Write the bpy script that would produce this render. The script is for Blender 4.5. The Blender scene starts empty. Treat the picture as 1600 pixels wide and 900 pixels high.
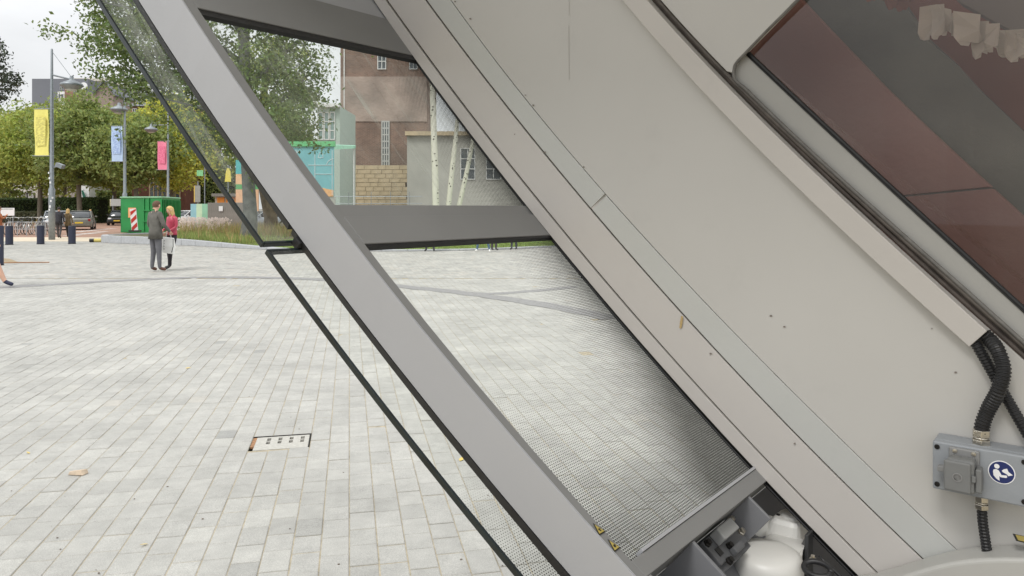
import bpy, bmesh, math, random
import numpy as np
from mathutils import Vector, Matrix

# ------------------------------------------------------------------ camera, sky, sun, exposure
S = bpy.context.scene
COL = S.collection
FPX, HORIZ, EYE = 1155.0, 326.0, 1.6            # focal length and horizon in 1600-px units, eye height
cam = bpy.data.objects.new('camera', bpy.data.cameras.new('camera'))
COL.objects.link(cam)
cam.location = (0, 0, EYE)
cam.rotation_euler = (math.radians(90), 0, 0)
cam.data.sensor_width = 36
cam.data.lens = 36 * FPX / 1600
cam.data.shift_y = -(450 - HORIZ) / 1600
cam.data.clip_start = 0.02
cam.data.clip_end = 4000
S.camera = cam

SUN_EL, SUN_AZ = math.radians(52), math.radians(215)      # azimuth clockwise from +Y
w = bpy.data.worlds.new('World'); S.world = w; w.use_nodes = True
wn, wl = w.node_tree.nodes, w.node_tree.links
wn.clear()
def wnode(t, **k):
    n = wn.new(t)
    for a, b in k.items(): setattr(n, a, b)
    return n
sky = wnode('ShaderNodeTexSky', sky_type='NISHITA', sun_disc=False)
sky.sun_elevation = SUN_EL; sky.sun_rotation = SUN_AZ
sky.air_density = 1.0; sky.dust_density = 3.0
bw = wnode('ShaderNodeRGBToBW'); wl.new(sky.outputs[0], bw.inputs[0])
tc = wnode('ShaderNodeTexCoord')
mp = wnode('ShaderNodeMapping'); mp.inputs['Scale'].default_value = (1.1, 1.1, 3.2)
wl.new(tc.outputs['Generated'], mp.inputs[0])
nz = wnode('ShaderNodeTexNoise'); nz.inputs['Scale'].default_value = 2.2; nz.inputs['Detail'].default_value = 7
nz.inputs['Roughness'].default_value = .55
wl.new(mp.outputs[0], nz.inputs['Vector'])
cr = wnode('ShaderNodeMapRange'); cr.inputs[1].default_value = .32; cr.inputs[2].default_value = .68
cr.inputs[3].default_value = 8.2; cr.inputs[4].default_value = 10.2
wl.new(nz.outputs[0], cr.inputs[0])
# an overcast sky brightens towards the zenith (1 + 2 sin h)
sx = wnode('ShaderNodeSeparateXYZ'); wl.new(tc.outputs['Generated'], sx.inputs[0])
zr = wnode('ShaderNodeMapRange'); zr.inputs[1].default_value = 0; zr.inputs[2].default_value = 1
zr.inputs[3].default_value = .80; zr.inputs[4].default_value = 1.92
wl.new(sx.outputs[2], zr.inputs[0])
mu = wnode('ShaderNodeMath', operation='MULTIPLY'); wl.new(cr.outputs[0], mu.inputs[0]); wl.new(zr.outputs[0], mu.inputs[1])
cc = wnode('ShaderNodeMix', data_type='RGBA', blend_type='MULTIPLY'); cc.inputs[0].default_value = 1
cc.inputs[6].default_value = (.985, .992, 1.0, 1); wl.new(mu.outputs[0], cc.inputs[7])
mx = wnode('ShaderNodeMix', data_type='RGBA'); mx.inputs[0].default_value = .88
wl.new(sky.outputs[0], mx.inputs[6]); wl.new(cc.outputs[2], mx.inputs[7])
bg = wnode('ShaderNodeBackground'); bg.inputs[1].default_value = .10
wo = wnode('ShaderNodeOutputWorld')
wl.new(mx.outputs[2], bg.inputs[0]); wl.new(bg.outputs[0], wo.inputs[0])

sl = bpy.data.lights.new('sun', 'SUN'); sl.energy = 1.3; sl.angle = math.radians(18); sl.color = (1, .98, .95)
sun = bpy.data.objects.new('sun', sl); COL.objects.link(sun)
sdir = Vector((math.sin(SUN_AZ) * math.cos(SUN_EL), math.cos(SUN_AZ) * math.cos(SUN_EL), math.sin(SUN_EL)))
sun.rotation_euler = sdir.to_track_quat('Z', 'Y').to_euler(); sun.location = (0, 0, 30)
vs = S.view_settings
vs.view_transform = 'Standard'; vs.look = 'None'; vs.gamma = 1; vs.use_curve_mapping = False; vs.exposure = 0.18

rnd = random.Random(7)
npr = np.random.default_rng(11)

# ------------------------------------------------------------------ helpers
def lin(r, g, b):
    f = lambda c: (c / 255 / 12.92) if c / 255 <= .04045 else ((c / 255 + .055) / 1.055) ** 2.4
    return (f(r), f(g), f(b))

MATS = {}
def mat(name, col, rough=.6, metal=0, var=.12, scale=6, bump=0, bscale=60, col2=None, stretch=None, spec=.5,
        attr=None, stain=0, trans=0):
    """Principled material: base colour varied by object-space noise, fine bump, optional second colour."""
    if name in MATS: return MATS[name]
    m = bpy.data.materials.new(name); m.use_nodes = True
    n, l = m.node_tree.nodes, m.node_tree.links
    b = n['Principled BSDF']
    b.inputs['Roughness'].default_value = rough; b.inputs['Metallic'].default_value = metal
    b.inputs['Specular IOR Level'].default_value = spec
    t = n.new('ShaderNodeTexCoord'); mpn = n.new('ShaderNodeMapping'); l.new(t.outputs['Object'], mpn.inputs[0])
    if stretch: mpn.inputs['Scale'].default_value = stretch
    nn = n.new('ShaderNodeTexNoise'); nn.inputs['Scale'].default_value = scale; nn.inputs['Detail'].default_value = 6
    l.new(mpn.outputs[0], nn.inputs['Vector'])
    rp = n.new('ShaderNodeValToRGB'); rp.color_ramp.elements[0].position = .3; rp.color_ramp.elements[1].position = .7
    c2 = col2 or tuple(c * (1 + var) for c in col); c1 = tuple(c * (1 - var) for c in col) if not col2 else col
    rp.color_ramp.elements[0].color = (*c1, 1); rp.color_ramp.elements[1].color = (*c2, 1)
    l.new(nn.outputs[0], rp.inputs[0]); out = rp.outputs[0]
    if attr:
        a = n.new('ShaderNodeAttribute'); a.attribute_name = attr
        x = n.new('ShaderNodeMix'); x.data_type = 'RGBA'; x.blend_type = 'MULTIPLY'; x.inputs[0].default_value = 1
        l.new(out, x.inputs[6]); l.new(a.outputs['Color'], x.inputs[7]); out = x.outputs[2]
    if stain:
        n2 = n.new('ShaderNodeTexNoise'); n2.inputs['Scale'].default_value = scale * 3.1; n2.inputs['Detail'].default_value = 9
        n2.inputs['Roughness'].default_value = .7; l.new(mpn.outputs[0], n2.inputs['Vector'])
        r2 = n.new('ShaderNodeMapRange'); r2.inputs[1].default_value = .58; r2.inputs[2].default_value = .8
        r2.inputs[3].default_value = 0; r2.inputs[4].default_value = stain; l.new(n2.outputs[0], r2.inputs[0])
        x = n.new('ShaderNodeMix'); x.data_type = 'RGBA'; l.new(r2.outputs[0], x.inputs[0])
        l.new(out, x.inputs[6]); x.inputs[7].default_value = (*[c * .45 for c in col], 1); out = x.outputs[2]
    l.new(out, b.inputs['Base Color'])
    if bump:
        n3 = n.new('ShaderNodeTexNoise'); n3.inputs['Scale'].default_value = bscale; n3.inputs['Detail'].default_value = 5
        l.new(mpn.outputs[0], n3.inputs['Vector'])
        bn = n.new('ShaderNodeBump'); bn.inputs['Strength'].default_value = bump; bn.inputs['Distance'].default_value = .01
        l.new(n3.outputs[0], bn.inputs['Height']); l.new(bn.outputs[0], b.inputs['Normal'])
    if trans:
        tr = n.new('ShaderNodeBsdfTranslucent'); l.new(out, tr.inputs[0])
        ms = n.new('ShaderNodeMixShader'); ms.inputs[0].default_value = trans
        l.new(b.outputs[0], ms.inputs[1]); l.new(tr.outputs[0], ms.inputs[2]); l.new(ms.outputs[0], n['Material Output'].inputs[0])
    MATS[name] = m
    return m

class MB:
    """collects geometry for one mesh object"""
    def __init__(s): s.v = []; s.f = []; s.m = []; s.mi = 0; s.sm = []; s.smooth = False
    def add(s, vs_, fs):
        o = len(s.v); s.v += [tuple(p) for p in vs_]
        for f in fs: s.f.append([i + o for i in f]); s.m.append(s.mi); s.sm.append(s.smooth)
        return s
    def box(s, c, d, R=None):
        c = Vector(c); d = Vector(d) / 2; vs_ = []
        for x in (-1, 1):
            for y in (-1, 1):
                for z in (-1, 1):
                    p = Vector((x * d.x, y * d.y, z * d.z)); vs_.append(c + (R @ p if R else p))
        return s.add(vs_, [(0, 1, 3, 2), (4, 6, 7, 5), (0, 4, 5, 1), (2, 3, 7, 6), (0, 2, 6, 4), (1, 5, 7, 3)])
    def prism(s, bot, top):
        """two equal polygons joined"""
        k = len(bot)
        return s.add(list(bot) + list(top), [tuple(reversed(range(k))), tuple(range(k, 2 * k))] +
                     [(i, (i + 1) % k, k + (i + 1) % k, k + i) for i in range(k)])
    def loft(s, rings, cap=True, closed=True):
        k = len(rings[0]); vs_ = [p for r in rings for p in r]; fs = []
        for j in range(len(rings) - 1):
            for i in range(k if closed else k - 1):
                a, b = j * k + i, j * k + (i + 1) % k
                fs.append((a, b, b + k, a + k))
        if cap and closed: fs += [tuple(reversed(range(k))), tuple(range((len(rings) - 1) * k, len(rings) * k))]
        return s.add(vs_, fs)
    def tube(s, pts, r, seg=8, cap=True):
        pts = [Vector(p) for p in pts]; rr = r if isinstance(r, (list, tuple)) else [r] * len(pts)
        rings = []; prev = None
        for i, p in enumerate(pts):
            t = (pts[min(i + 1, len(pts) - 1)] - pts[max(i - 1, 0)]).normalized()
            a = t.orthogonal().normalized() if prev is None else (prev - t * prev.dot(t)).normalized()
            prev = a; b = t.cross(a)
            rings.append([p + (a * math.cos(q) + b * math.sin(q)) * rr[i] for q in (2 * math.pi * k / seg for k in range(seg))])
        return s.loft(rings, cap)
    def lathe(s, prof, c=(0, 0, 0), R=None, seg=16):
        c = Vector(c); rings = []
        for r, z in prof:
            ring = []
            for k in range(seg):
                q = 2 * math.pi * k / seg; p = Vector((r * math.cos(q), r * math.sin(q), z)); ring.append(c + (R @ p if R else p))
            rings.append(ring)
        return s.loft(rings)
    def ball(s, c, r, seg=12, R=None):
        r = Vector(r) if hasattr(r, '__len__') else Vector((r, r, r)); c = Vector(c); rings = []
        for j in range(1, seg // 2):
            a = math.pi * j / (seg // 2); ring = []
            for k in range(seg):
                q = 2 * math.pi * k / seg
                p = Vector((r.x * math.sin(a) * math.cos(q), r.y * math.sin(a) * math.sin(q), -r.z * math.cos(a)))
                ring.append(c + (R @ p if R else p))
            rings.append(ring)
        return s.loft(rings)
    def mesh(s, name, mats):
        me = bpy.data.meshes.new(name); me.from_pydata(s.v, [], s.f)
        for m in (mats if isinstance(mats, (list, tuple)) else [mats]): me.materials.append(m)
        me.polygons.foreach_set('material_index', s.m); me.polygons.foreach_set('use_smooth', s.sm)
        me.update(); return me
    def build(s, name, mats, parent=None, bevel=0, seg=2, fix=True):
        me = s.mesh(name, mats)
        if fix or bevel:
            bm = bmesh.new(); bm.from_mesh(me)
            if fix: bmesh.ops.recalc_face_normals(bm, faces=bm.faces)
            bm.to_mesh(me); bm.free()
        o = bpy.data.objects.new(name, me); COL.objects.link(o)
        if bevel:
            bv = o.modifiers.new('bevel', 'BEVEL'); bv.width = bevel; bv.segments = seg; bv.limit_method = 'ANGLE'; bv.harden_normals = False
            bv.angle_limit = math.radians(35)
        if parent: put(o, parent)
        return o

def put(o, parent):
    """parent keeping the world placement (geometry is written in world coordinates)"""
    o.parent = parent
    m = Matrix.LocRotScale(parent.location, parent.rotation_euler, parent.scale)
    if parent.parent:
        q = parent.parent; m = Matrix.LocRotScale(q.location, q.rotation_euler, q.scale) @ parent.matrix_parent_inverse @ m
    o.matrix_parent_inverse = m.inverted()

def tag(o, label=None, cat=None, group=None, kind=None):
    if label: o['label'] = label
    if cat: o['category'] = cat
    if group: o['group'] = group
    if kind: o['kind'] = kind
    return o
def thing(name, label, cat, loc=(0, 0, 0), group=None, rz=0):
    e = bpy.data.objects.new(name, None); COL.objects.link(e); e.location = loc; e.rotation_euler = (0, 0, rz)
    e.empty_display_size = .2
    return tag(e, label, cat, group)
def child(mb, name, m, parent, **k):
    """a part written in its parent's own coordinates"""
    o = mb.build(name, m, None, **k); o.parent = parent; return o
def copy_tree(o, parent=None):
    c = o.copy(); COL.objects.link(c)
    if parent: c.parent = parent
    for ch in list(o.children): copy_tree(ch, c)
    return c
def gx(px, d): return (px - 800) / FPX * d
def at(px, py, d): return Vector((gx(px, d), d, EYE + (HORIZ - py) / FPX * d))
def gd(py): return EYE * FPX / (py - HORIZ)                      # distance of a ground point
def ground(px, py): d = gd(py); return Vector((gx(px, d), d, 0))
def rot(z=0, x=0, y=0): return (Matrix.Rotation(z, 3, 'Z') @ Matrix.Rotation(y, 3, 'Y') @ Matrix.Rotation(x, 3, 'X'))

# ------------------------------------------------------------------ the plaza
M_joint = mat('joint_sand', lin(168, 158, 136), .95, var=.25, scale=30, bump=.4, bscale=300)
def stone_mat(name, kind):
    m = bpy.data.materials.new(name); m.use_nodes = True; n, l = m.node_tree.nodes, m.node_tree.links
    b = n['Principled BSDF']; b.inputs['Roughness'].default_value = .78
    geo = n.new('ShaderNodeNewGeometry')
    if kind == 'far':
        mpn = n.new('ShaderNodeMapping'); mpn.inputs['Rotation'].default_value = (0, 0, -PAVE_ROT); l.new(geo.outputs['Position'], mpn.inputs[0])
        sw = n.new('ShaderNodeMapping'); sw.inputs['Rotation'].default_value = (0, 0, math.pi / 2); l.new(mpn.outputs[0], sw.inputs[0])
        br = n.new('ShaderNodeTexBrick'); l.new(sw.outputs[0], br.inputs['Vector']); br.offset = .4
        br.inputs['Color1'].default_value = (0, 0, 0, 1); br.inputs['Color2'].default_value = (1, 1, 1, 1); br.inputs['Mortar'].default_value = (.3, .3, .3, 1)
        br.inputs['Scale'].default_value = 1; br.inputs['Mortar Size'].default_value = .003
        br.inputs['Brick Width'].default_value = .195; br.inputs['Row Height'].default_value = .131
        tone = br.outputs['Color']; mort = br.outputs['Fac']
    elif kind == 'obj':
        a = n.new('ShaderNodeAttribute'); a.attribute_type = 'OBJECT'; a.attribute_name = 'tone'; tone = a.outputs['Fac']
    else:
        a = n.new('ShaderNodeAttribute'); a.attribute_name = 'tone'; tone = a.outputs['Fac']
    r = n.new('ShaderNodeValToRGB'); e = r.color_ramp.elements
    e[0].position = 0; e[0].color = (*lin(150, 150, 146), 1); e[1].position = 1; e[1].color = (*lin(178, 172, 162), 1)
    for p, c in ((.12, lin(164, 163, 157)), (.5, lin(172, 171, 165)), (.85, lin(180, 179, 172)), (.95, lin(178, 174, 165))):
        q = e.new(p); q.color = (*c, 1)
    l.new(tone, r.inputs[0]); out = r.outputs[0]
    # broad soft stains and fine granite speckle
    n1 = n.new('ShaderNodeTexNoise'); n1.inputs['Scale'].default_value = 1.1; n1.inputs['Detail'].default_value = 6; l.new(geo.outputs['Position'], n1.inputs['Vector'])
    m1 = n.new('ShaderNodeMapRange'); m1.inputs[1].default_value = .3; m1.inputs[2].default_value = .7; m1.inputs[3].default_value = .86; m1.inputs[4].default_value = 1.08; l.new(n1.outputs[0], m1.inputs[0])
    n2 = n.new('ShaderNodeTexNoise'); n2.inputs['Scale'].default_value = 260; n2.inputs['Detail'].default_value = 3; l.new(geo.outputs['Position'], n2.inputs['Vector'])
    m2 = n.new('ShaderNodeMapRange'); m2.inputs[1].default_value = .35; m2.inputs[2].default_value = .65; m2.inputs[3].default_value = .78; m2.inputs[4].default_value = 1.16; l.new(n2.outputs[0], m2.inputs[0])
    n4 = n.new('ShaderNodeTexNoise'); n4.inputs['Scale'].default_value = 9; n4.inputs['Detail'].default_value = 7; n4.inputs['Roughness'].default_value = .65; l.new(geo.outputs['Position'], n4.inputs['Vector'])
    m4 = n.new('ShaderNodeMapRange'); m4.inputs[1].default_value = .3; m4.inputs[2].default_value = .7; m4.inputs[3].default_value = .88; m4.inputs[4].default_value = 1.1; l.new(n4.outputs[0], m4.inputs[0])
    k = n.new('ShaderNodeMath'); k.operation = 'MULTIPLY'; l.new(m1.outputs[0], k.inputs[0]); l.new(m2.outputs[0], k.inputs[1])
    k2 = n.new('ShaderNodeMath'); k2.operation = 'MULTIPLY'; l.new(k.outputs[0], k2.inputs[0]); l.new(m4.outputs[0], k2.inputs[1])
    x = n.new('ShaderNodeMix'); x.data_type = 'RGBA'; x.blend_type = 'MULTIPLY'; x.inputs[0].default_value = 1
    l.new(out, x.inputs[6]); l.new(k2.outputs[0], x.inputs[7]); out = x.outputs[2]
    if kind == 'far':
        y = n.new('ShaderNodeMix'); y.data_type = 'RGBA'; l.new(mort, y.inputs[0]); l.new(out, y.inputs[6]); y.inputs[7].default_value = (*lin(135, 130, 118), 1); out = y.outputs[2]
    l.new(out, b.inputs['Base Color'])
    bn = n.new('ShaderNodeBump'); bn.inputs['Strength'].default_value = .35; bn.inputs['Distance'].default_value = .003
    l.new(n2.outputs[0], bn.inputs['Height']); l.new(bn.outputs[0], b.inputs['Normal'])
    return m
PAVE_ROT = math.atan(.22)                                         # columns of stones run a little left of straight ahead
cdir = Vector((-math.sin(PAVE_ROT), math.cos(PAVE_ROT), 0)); edir = Vector((math.cos(PAVE_ROT), math.sin(PAVE_ROT), 0))
def sheet(name, pts, z, m, kind='structure'):
    me = bpy.data.meshes.new(name); me.from_pydata([(p[0], p[1], z) for p in pts], [], [list(range(len(pts)))]); me.materials.append(m)
    o = bpy.data.objects.new(name, me); COL.objects.link(o)
    if me.polygons[0].normal.z < 0: me.flip_normals()
    return tag(o, kind=kind)
M_far = stone_mat('granite_setts_far', 'far')
M_obj = stone_mat('granite_sett', 'obj'); M_geo = stone_mat('granite_setts', 'geo')
sheet('ground', [(-900, -60), (900, -60), (900, 2500), (-900, 2500)], -.07, mat('city_ground', lin(112, 108, 100), .9, scale=.3))
NEAR_END = 17.0
CW, GAP = .131, .0045
gc = ground(443, 690); ge, gcn = gc.dot(edir), gc.dot(cdir)             # gully, three columns wide
GK0 = round(ge / CW - 1.5); GA, GB = gcn - .15, gcn + .15
_o = [(-19, -6), (12, -6), (12, NEAR_END + .2), (-19, NEAR_END + .2)]
_h = [edir * e_ + cdir * c_ for e_, c_ in ((GK0 * CW, GA), ((GK0 + 3) * CW, GA), ((GK0 + 3) * CW, GB), (GK0 * CW, GB))]
_me = bpy.data.meshes.new('paving_bed'); _me.from_pydata([(*p, -.004) for p in _o] + [(p.x, p.y, -.004) for p in _h], [], [(i, (i + 1) % 4, 4 + (i + 1) % 4, 4 + i) for i in range(4)]); _me.materials.append(M_joint)
bed = bpy.data.objects.new('paving_bed', _me); COL.objects.link(bed); tag(bed, kind='structure')
plaza = sheet('plaza_paving', [(-45, NEAR_END), (25, NEAR_END), (25, 36), (-45, 36)], 0, M_far)
plaza_near = sheet('plaza_paving_side', [(12, -6), (40, -6), (40, NEAR_END), (12, NEAR_END)], 0, M_far)
plaza_left = sheet('plaza_paving_left', [(-45, -6), (-19, -6), (-19, NEAR_END), (-45, NEAR_END)], 0, M_far)
LENS = [.165, .18, .195, .205, .22]
def sett_mesh(L, W, name, c=Vector((0, 0, 0)), tilt=(0, 0)):
    """stone with a chamfered top: 9 quads"""
    b = .0035; vs_ = []
    for dx, dz in ((0, -.012), (0, -.003), (b, 0)):
        for sxx, syy in ((-1, -1), (1, -1), (1, 1), (-1, 1)):
            x, y = sxx * (W / 2 - dx), syy * (L / 2 - dx)
            vs_.append(c + edir * x + cdir * y + Vector((0, 0, dz + tilt[0] * x + tilt[1] * y)))
    fs = [(8, 9, 10, 11)]
    for r in (0, 4):
        for i in range(4): fs.append((r + i, r + (i + 1) % 4, r + 4 + (i + 1) % 4, r + 4 + i))
    return vs_, fs
SHARED = []
for L in LENS:
    vs_, fs = sett_mesh(L - GAP, CW - GAP, 'sett'); me = bpy.data.meshes.new('sett'); me.from_pydata([tuple(p) for p in vs_], [], fs); me.materials.append(M_obj); SHARED.append(me)
stones = []
def in_view(p, m=2.2):
    if p.y < 1.4: return False
    px = 800 + FPX * p.x / p.y; py = HORIZ + FPX * EYE / p.y
    mm = m * FPX / p.y
    return -mm < px < 1600 + mm and py < 900 + mm
for k in range(int(-20 / CW), int(14 / CW)):
    e0 = (k + .5) * CW
    r = random.Random(k * 13 + 5)
    spans = [(-3, NEAR_END + 6)]
    if GK0 <= k < GK0 + 3: spans = [(-3, GA), (GB, NEAR_END + 6)]
    for a, b in spans:
        q = a + (r.random() * .2 if a < 0 else 0); first = True
        while q < b - .05:
            li = r.choice((0, 1, 1, 2, 2, 2, 3, 3, 4)); L = LENS[li]
            cut = None
            if q + L > b: cut = b - q; L = cut
            c = edir * e0 + cdir * (q + L / 2)
            if in_view(c) and c.y < NEAR_END - .1 and c.x > -18.9 and c.x < 11.9:
                stones.append((c, li, L, cut is not None, min(.96, max(0.02, r.gauss(.47, .15))), r.gauss(0, .0012), r.gauss(0, .004), r.gauss(0, .003)))
            q += L
def vis_rank(s):
    c = s[0]; px = 800 + FPX * c.x / c.y; py = HORIZ + FPX * EYE / c.y
    if not (-5 < px < 1600 and py < 905) or s[3]: return 1e9
    edge = 830 - (900 - py) * .745                     # the glazed door covers what lies right of this line
    if px > edge + 10: return 1e8 + c.y
    return c.y
stones.sort(key=vis_rank)
for s in stones[:300]:
    o = bpy.data.objects.new('sett', SHARED[s[1]]); COL.objects.link(o); o.location = s[0] + Vector((0, 0, s[5])); o['tone'] = s[4]
    o.rotation_euler = (s[6], s[7], 0)
    o.parent = bed
mv, mf, tone = [], [], []
for s in stones[300:]:
    vs_, fs = sett_mesh(s[2] - GAP, CW - GAP, '', s[0] + Vector((0, 0, s[5])), (s[6], s[7])); o0 = len(mv)
    mv += [tuple(p) for p in vs_]; mf += [[i + o0 for i in f] for f in fs]; tone += [s[4]] * len(fs)
me = bpy.data.meshes.new('setts'); me.from_pydata(mv, [], mf); me.materials.append(M_geo)
at_ = me.attributes.new('tone', 'FLOAT', 'FACE'); at_.data.foreach_set('value', tone)
o = bpy.data.objects.new('setts', me); COL.objects.link(o); o.parent = bed; o['kind'] = 'stuff'

# gully cover set in the paving
g0 = edir * ((GK0 + 1.5) * CW) + cdir * ((GA + GB) / 2)
M_iron = mat('cast_iron', (.03, .028, .026), .55, .6, var=.3, scale=40)
M_rust = mat('rusty_steel', lin(150, 112, 80), .85, var=.35, scale=50, bump=.3)
M_slab = mat('gully_concrete', lin(178, 176, 168), .85, var=.12, scale=40, bump=.3, bscale=200)
dr = thing('drain_cover', 'slotted rectangular gully cover set flush in the light grey stone paving', 'drain', g0, rz=PAVE_ROT)
Lg = GB - GA; Wg = 3 * CW
b = MB(); b.box((0, 0, -.045), (Wg, Lg, .002)); child(b, 'sump', mat('sump_black', (.01, .01, .01), .9), dr)
b = MB()
cols_x = [-.085, -.01, .065, .14]; sw_, rows_y = .026, [(.050, .108), (-.022, .036)]
xs = [-Wg / 2 + .028]
for x in cols_x: xs += [x - sw_ / 2, x + sw_ / 2]
xs.append(Wg / 2 - .012); ys = [-Lg / 2 + .006, rows_y[1][0], rows_y[1][1], rows_y[0][0], rows_y[0][1], Lg / 2 - .012]
for i in range(len(xs) - 1):
    for j in range(len(ys) - 1):
        if i % 2 == 1 and j in (1, 3): continue
        b.box(((xs[i] + xs[i + 1]) / 2, (ys[j] + ys[j + 1]) / 2, -.012), (xs[i + 1] - xs[i], ys[j + 1] - ys[j], .018))
child(b, 'slotted_plate', M_slab, dr)
b = MB(); b.box((0, Lg / 2 - .006, -.006), (Wg, .008, .016)); b.box((Wg / 2 - .006, 0, -.006), (.006, Lg, .014)); child(b, 'frame_bar', M_iron, dr)
b = MB(); b.box((-Wg / 2 + .014, .04, -.012), (.024, Lg - .1, .014)); child(b, 'hinge_bar', M_rust, dr)

# darker bands of smaller setts curving across the square
M_band = mat('dark_setts', lin(138, 137, 136), .8, var=.14, scale=14, bump=.3, bscale=80)
def ribbon(name, pix, width, z=.004):
    P = [ground(*p) for p in pix]; L_, R_ = [], []
    Q = []
    for i in range(len(P) - 1):
        for t in range(6):
            a0 = P[max(i - 1, 0)]; a1 = P[i]; a2 = P[i + 1]; a3 = P[min(i + 2, len(P) - 1)]; t_ = t / 6
            Q.append(.5 * (2 * a1 + (a2 - a0) * t_ + (2 * a0 - 5 * a1 + 4 * a2 - a3) * t_ ** 2 + (3 * a1 - a0 - 3 * a2 + a3) * t_ ** 3))
    Q.append(P[-1])
    for i, p in enumerate(Q):
        t = (Q[min(i + 1, len(Q) - 1)] - Q[max(i - 1, 0)]).normalized(); n_ = Vector((-t.y, t.x, 0)); wv = width * (1 + .25 * math.sin(i * 1.7) * rnd.random())
        L_.append(p + n_ * wv / 2); R_.append(p - n_ * wv / 2)
    me = bpy.data.meshes.new(name); k = len(Q)
    me.from_pydata([(v.x, v.y, z) for v in L_ + R_], [], [(i + k, i + k + 1, i + 1, i) for i in range(k - 1)]); me.materials.append(M_band)
    o = bpy.data.objects.new(name, me); COL.objects.link(o); return tag(o, kind='structure')
ribbon('dark_paving_band', [(-60, 452), (60, 446), (180, 439), (320, 433.5), (460, 435), (560, 441), (640, 449), (700, 455), (770, 464), (860, 478), (960, 498)], .42, .005)
ribbon('dark_paving_band_branch', [(690, 455), (760, 459), (830, 455), (900, 448)], .3, .0035)

# beige path and red brick road beyond the plaza, with white block markings
M_path = mat('beige_path', lin(205, 192, 170), .9, var=.08, scale=3)
M_road = mat('red_brick_road', lin(150, 118, 100), .85, var=.15, scale=4, bump=.3, bscale=30)
sheet('footpath', [(-60, 36), (-20.2, 36), (-21, 41), (-62, 43)], .004, M_path)
sheet('brick_road', [(-75, 43), (-21, 41), (-15, 52), (-40, 120), (-110, 120)], .0, M_road)
M_white = mat('white_marking', (.72, .71, .68), .8, var=.1, scale=20)
for i, (px, py) in enumerate([(122, 362), (134, 361), (146, 360), (126, 366), (138, 365), (150, 364), (159, 362), (113, 368), (160, 358.6), (172, 357.6)]):
    p = ground(px, py); o = sheet('road_marking', [(p.x - .3, p.y - .6), (p.x + .12, p.y - .6), (p.x + .3, p.y + .6), (p.x - .12, p.y + .6)], .006, M_white)

# ------------------------------------------------------------------ planting bed with granite kerb
M_kerb = mat('granite_kerb', lin(172, 174, 176), .75, var=.1, scale=9, bump=.25, bscale=120)
KP = [(-16.5, 44), (-18.6, 39.5), (-19.9, 36.2), (-19.0, 34.6), (-16.6, 33.2), (-14.1, 32.0), (-11.6, 30.2), (-9.4, 28.7), (-7.4, 27.9), (-5.3, 27.6), (-3.2, 27.8), (-1.0, 28.5), (1.6, 30.4), (4.6, 33), (8.5, 36)]
def spline(P, n):
    out = []
    P = [Vector((*p, 0)) for p in P]
    for i in range(len(P) - 1):
        a0, a1, a2, a3 = P[max(i - 1, 0)], P[i], P[i + 1], P[min(i + 2, len(P) - 1)]
        for t in range(n):
            t_ = t / n; out.append(.5 * (2 * a1 + (a2 - a0) * t_ + (2 * a0 - 5 * a1 + 4 * a2 - a3) * t_ ** 2 + (3 * a1 - a0 - 3 * a2 + a3) * t_ ** 3))
    return out + [P[-1]]
KS = spline(KP, 12)
bedk = [0]
for i in range(1, len(KS)): bedk.append(bedk[-1] + (KS[i] - KS[i - 1]).length)
def along(s_):
    s_ = min(max(s_, 0), bedk[-1] - 1e-4)
    j = max(i for i in range(len(bedk)) if bedk[i] <= s_); j = min(j, len(KS) - 2)
    t = (KS[j + 1] - KS[j]).normalized(); p = KS[j] + t * (s_ - bedk[j]); return p, t
kerb = thing('planter_kerb', 'curved light granite kerb edging the raised planting bed and lawn', 'kerb', (KS[60].x, KS[60].y, 0))
# kerb height falls from .34 m at the container end to .14 m along the lawn
def kh(s_): return .34 - .275 * min(1, max(0, (s_ - 13) / 10))
s_ = 0
while s_ < bedk[-1] - .3:
    L = .98; p0, t0 = along(s_ + .006); p1, t1 = along(min(s_ + L - .006, bedk[-1])); n0 = Vector((-t0.y, t0.x, 0)); n1 = Vector((-t1.y, t1.x, 0))
    wk = .28; h0, h1 = kh(s_), kh(s_ + L)
    b = MB(); bot = [p0 - n0 * .0, p1 - n1 * .0, p1 + n1 * wk, p0 + n0 * wk]; zz = [h0, h1, h1, h0]
    b.prism([v + Vector((0, 0, .001)) for v in bot], [v + Vector((0, 0, z)) for v, z in zip(bot, zz)])
    b.build('kerb_stone', M_kerb, kerb, bevel=.018); s_ += L
# soil and lawn inside the kerb
M_soil = mat('bed_soil', lin(96, 92, 62), .95, var=.3, scale=4, bump=.5)
M_lawn = mat('lawn_green', lin(112, 140, 66), .95, var=.25, scale=3, bump=.5)
inner = [along(s)[0] + Vector((-along(s)[1].y, along(s)[1].x, 0)) * .24 for s in np.linspace(0, bedk[-1], 60)]
def kz(v):
    i = min(range(0, len(KS), 3), key=lambda j: (KS[j] - v).length); return kh(bedk[i]) - .02
me = bpy.data.meshes.new('planting_bed'); k = len(inner)
back = [Vector((v.x + (-1 if v.x < -14 else 1) * 0, 47 + .05 * (v.x + 20), 0)) for v in inner]
me.from_pydata([(v.x, v.y, kz(v)) for v in inner] + [(v.x, max(v.y + .5, 46), .2) for v in inner], [], [(i, i + 1, k + i + 1, k + i) for i in range(k - 1)])
me.materials.append(M_soil); me.materials.append(M_lawn)
for i, p in enumerate(me.polygons): p.material_index = 1 if inner[i].x > -10.6 else 0
o = bpy.data.objects.new('planting_bed', me); COL.objects.link(o); tag(o, kind='structure')
BEDFLOOR = [(v.x, v.y, kz(v)) for v in inner]
def bed_z(x, y):
    i = min(range(k), key=lambda j: abs(inner[j].x - x) + (5 if inner[j].y > 38 else 0)); v = inner[i]
    t = min(1, max(0, (y - v.y) / max(.5, 46 - v.y))); return kz(v) * (1 - t) + .2 * t
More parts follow.
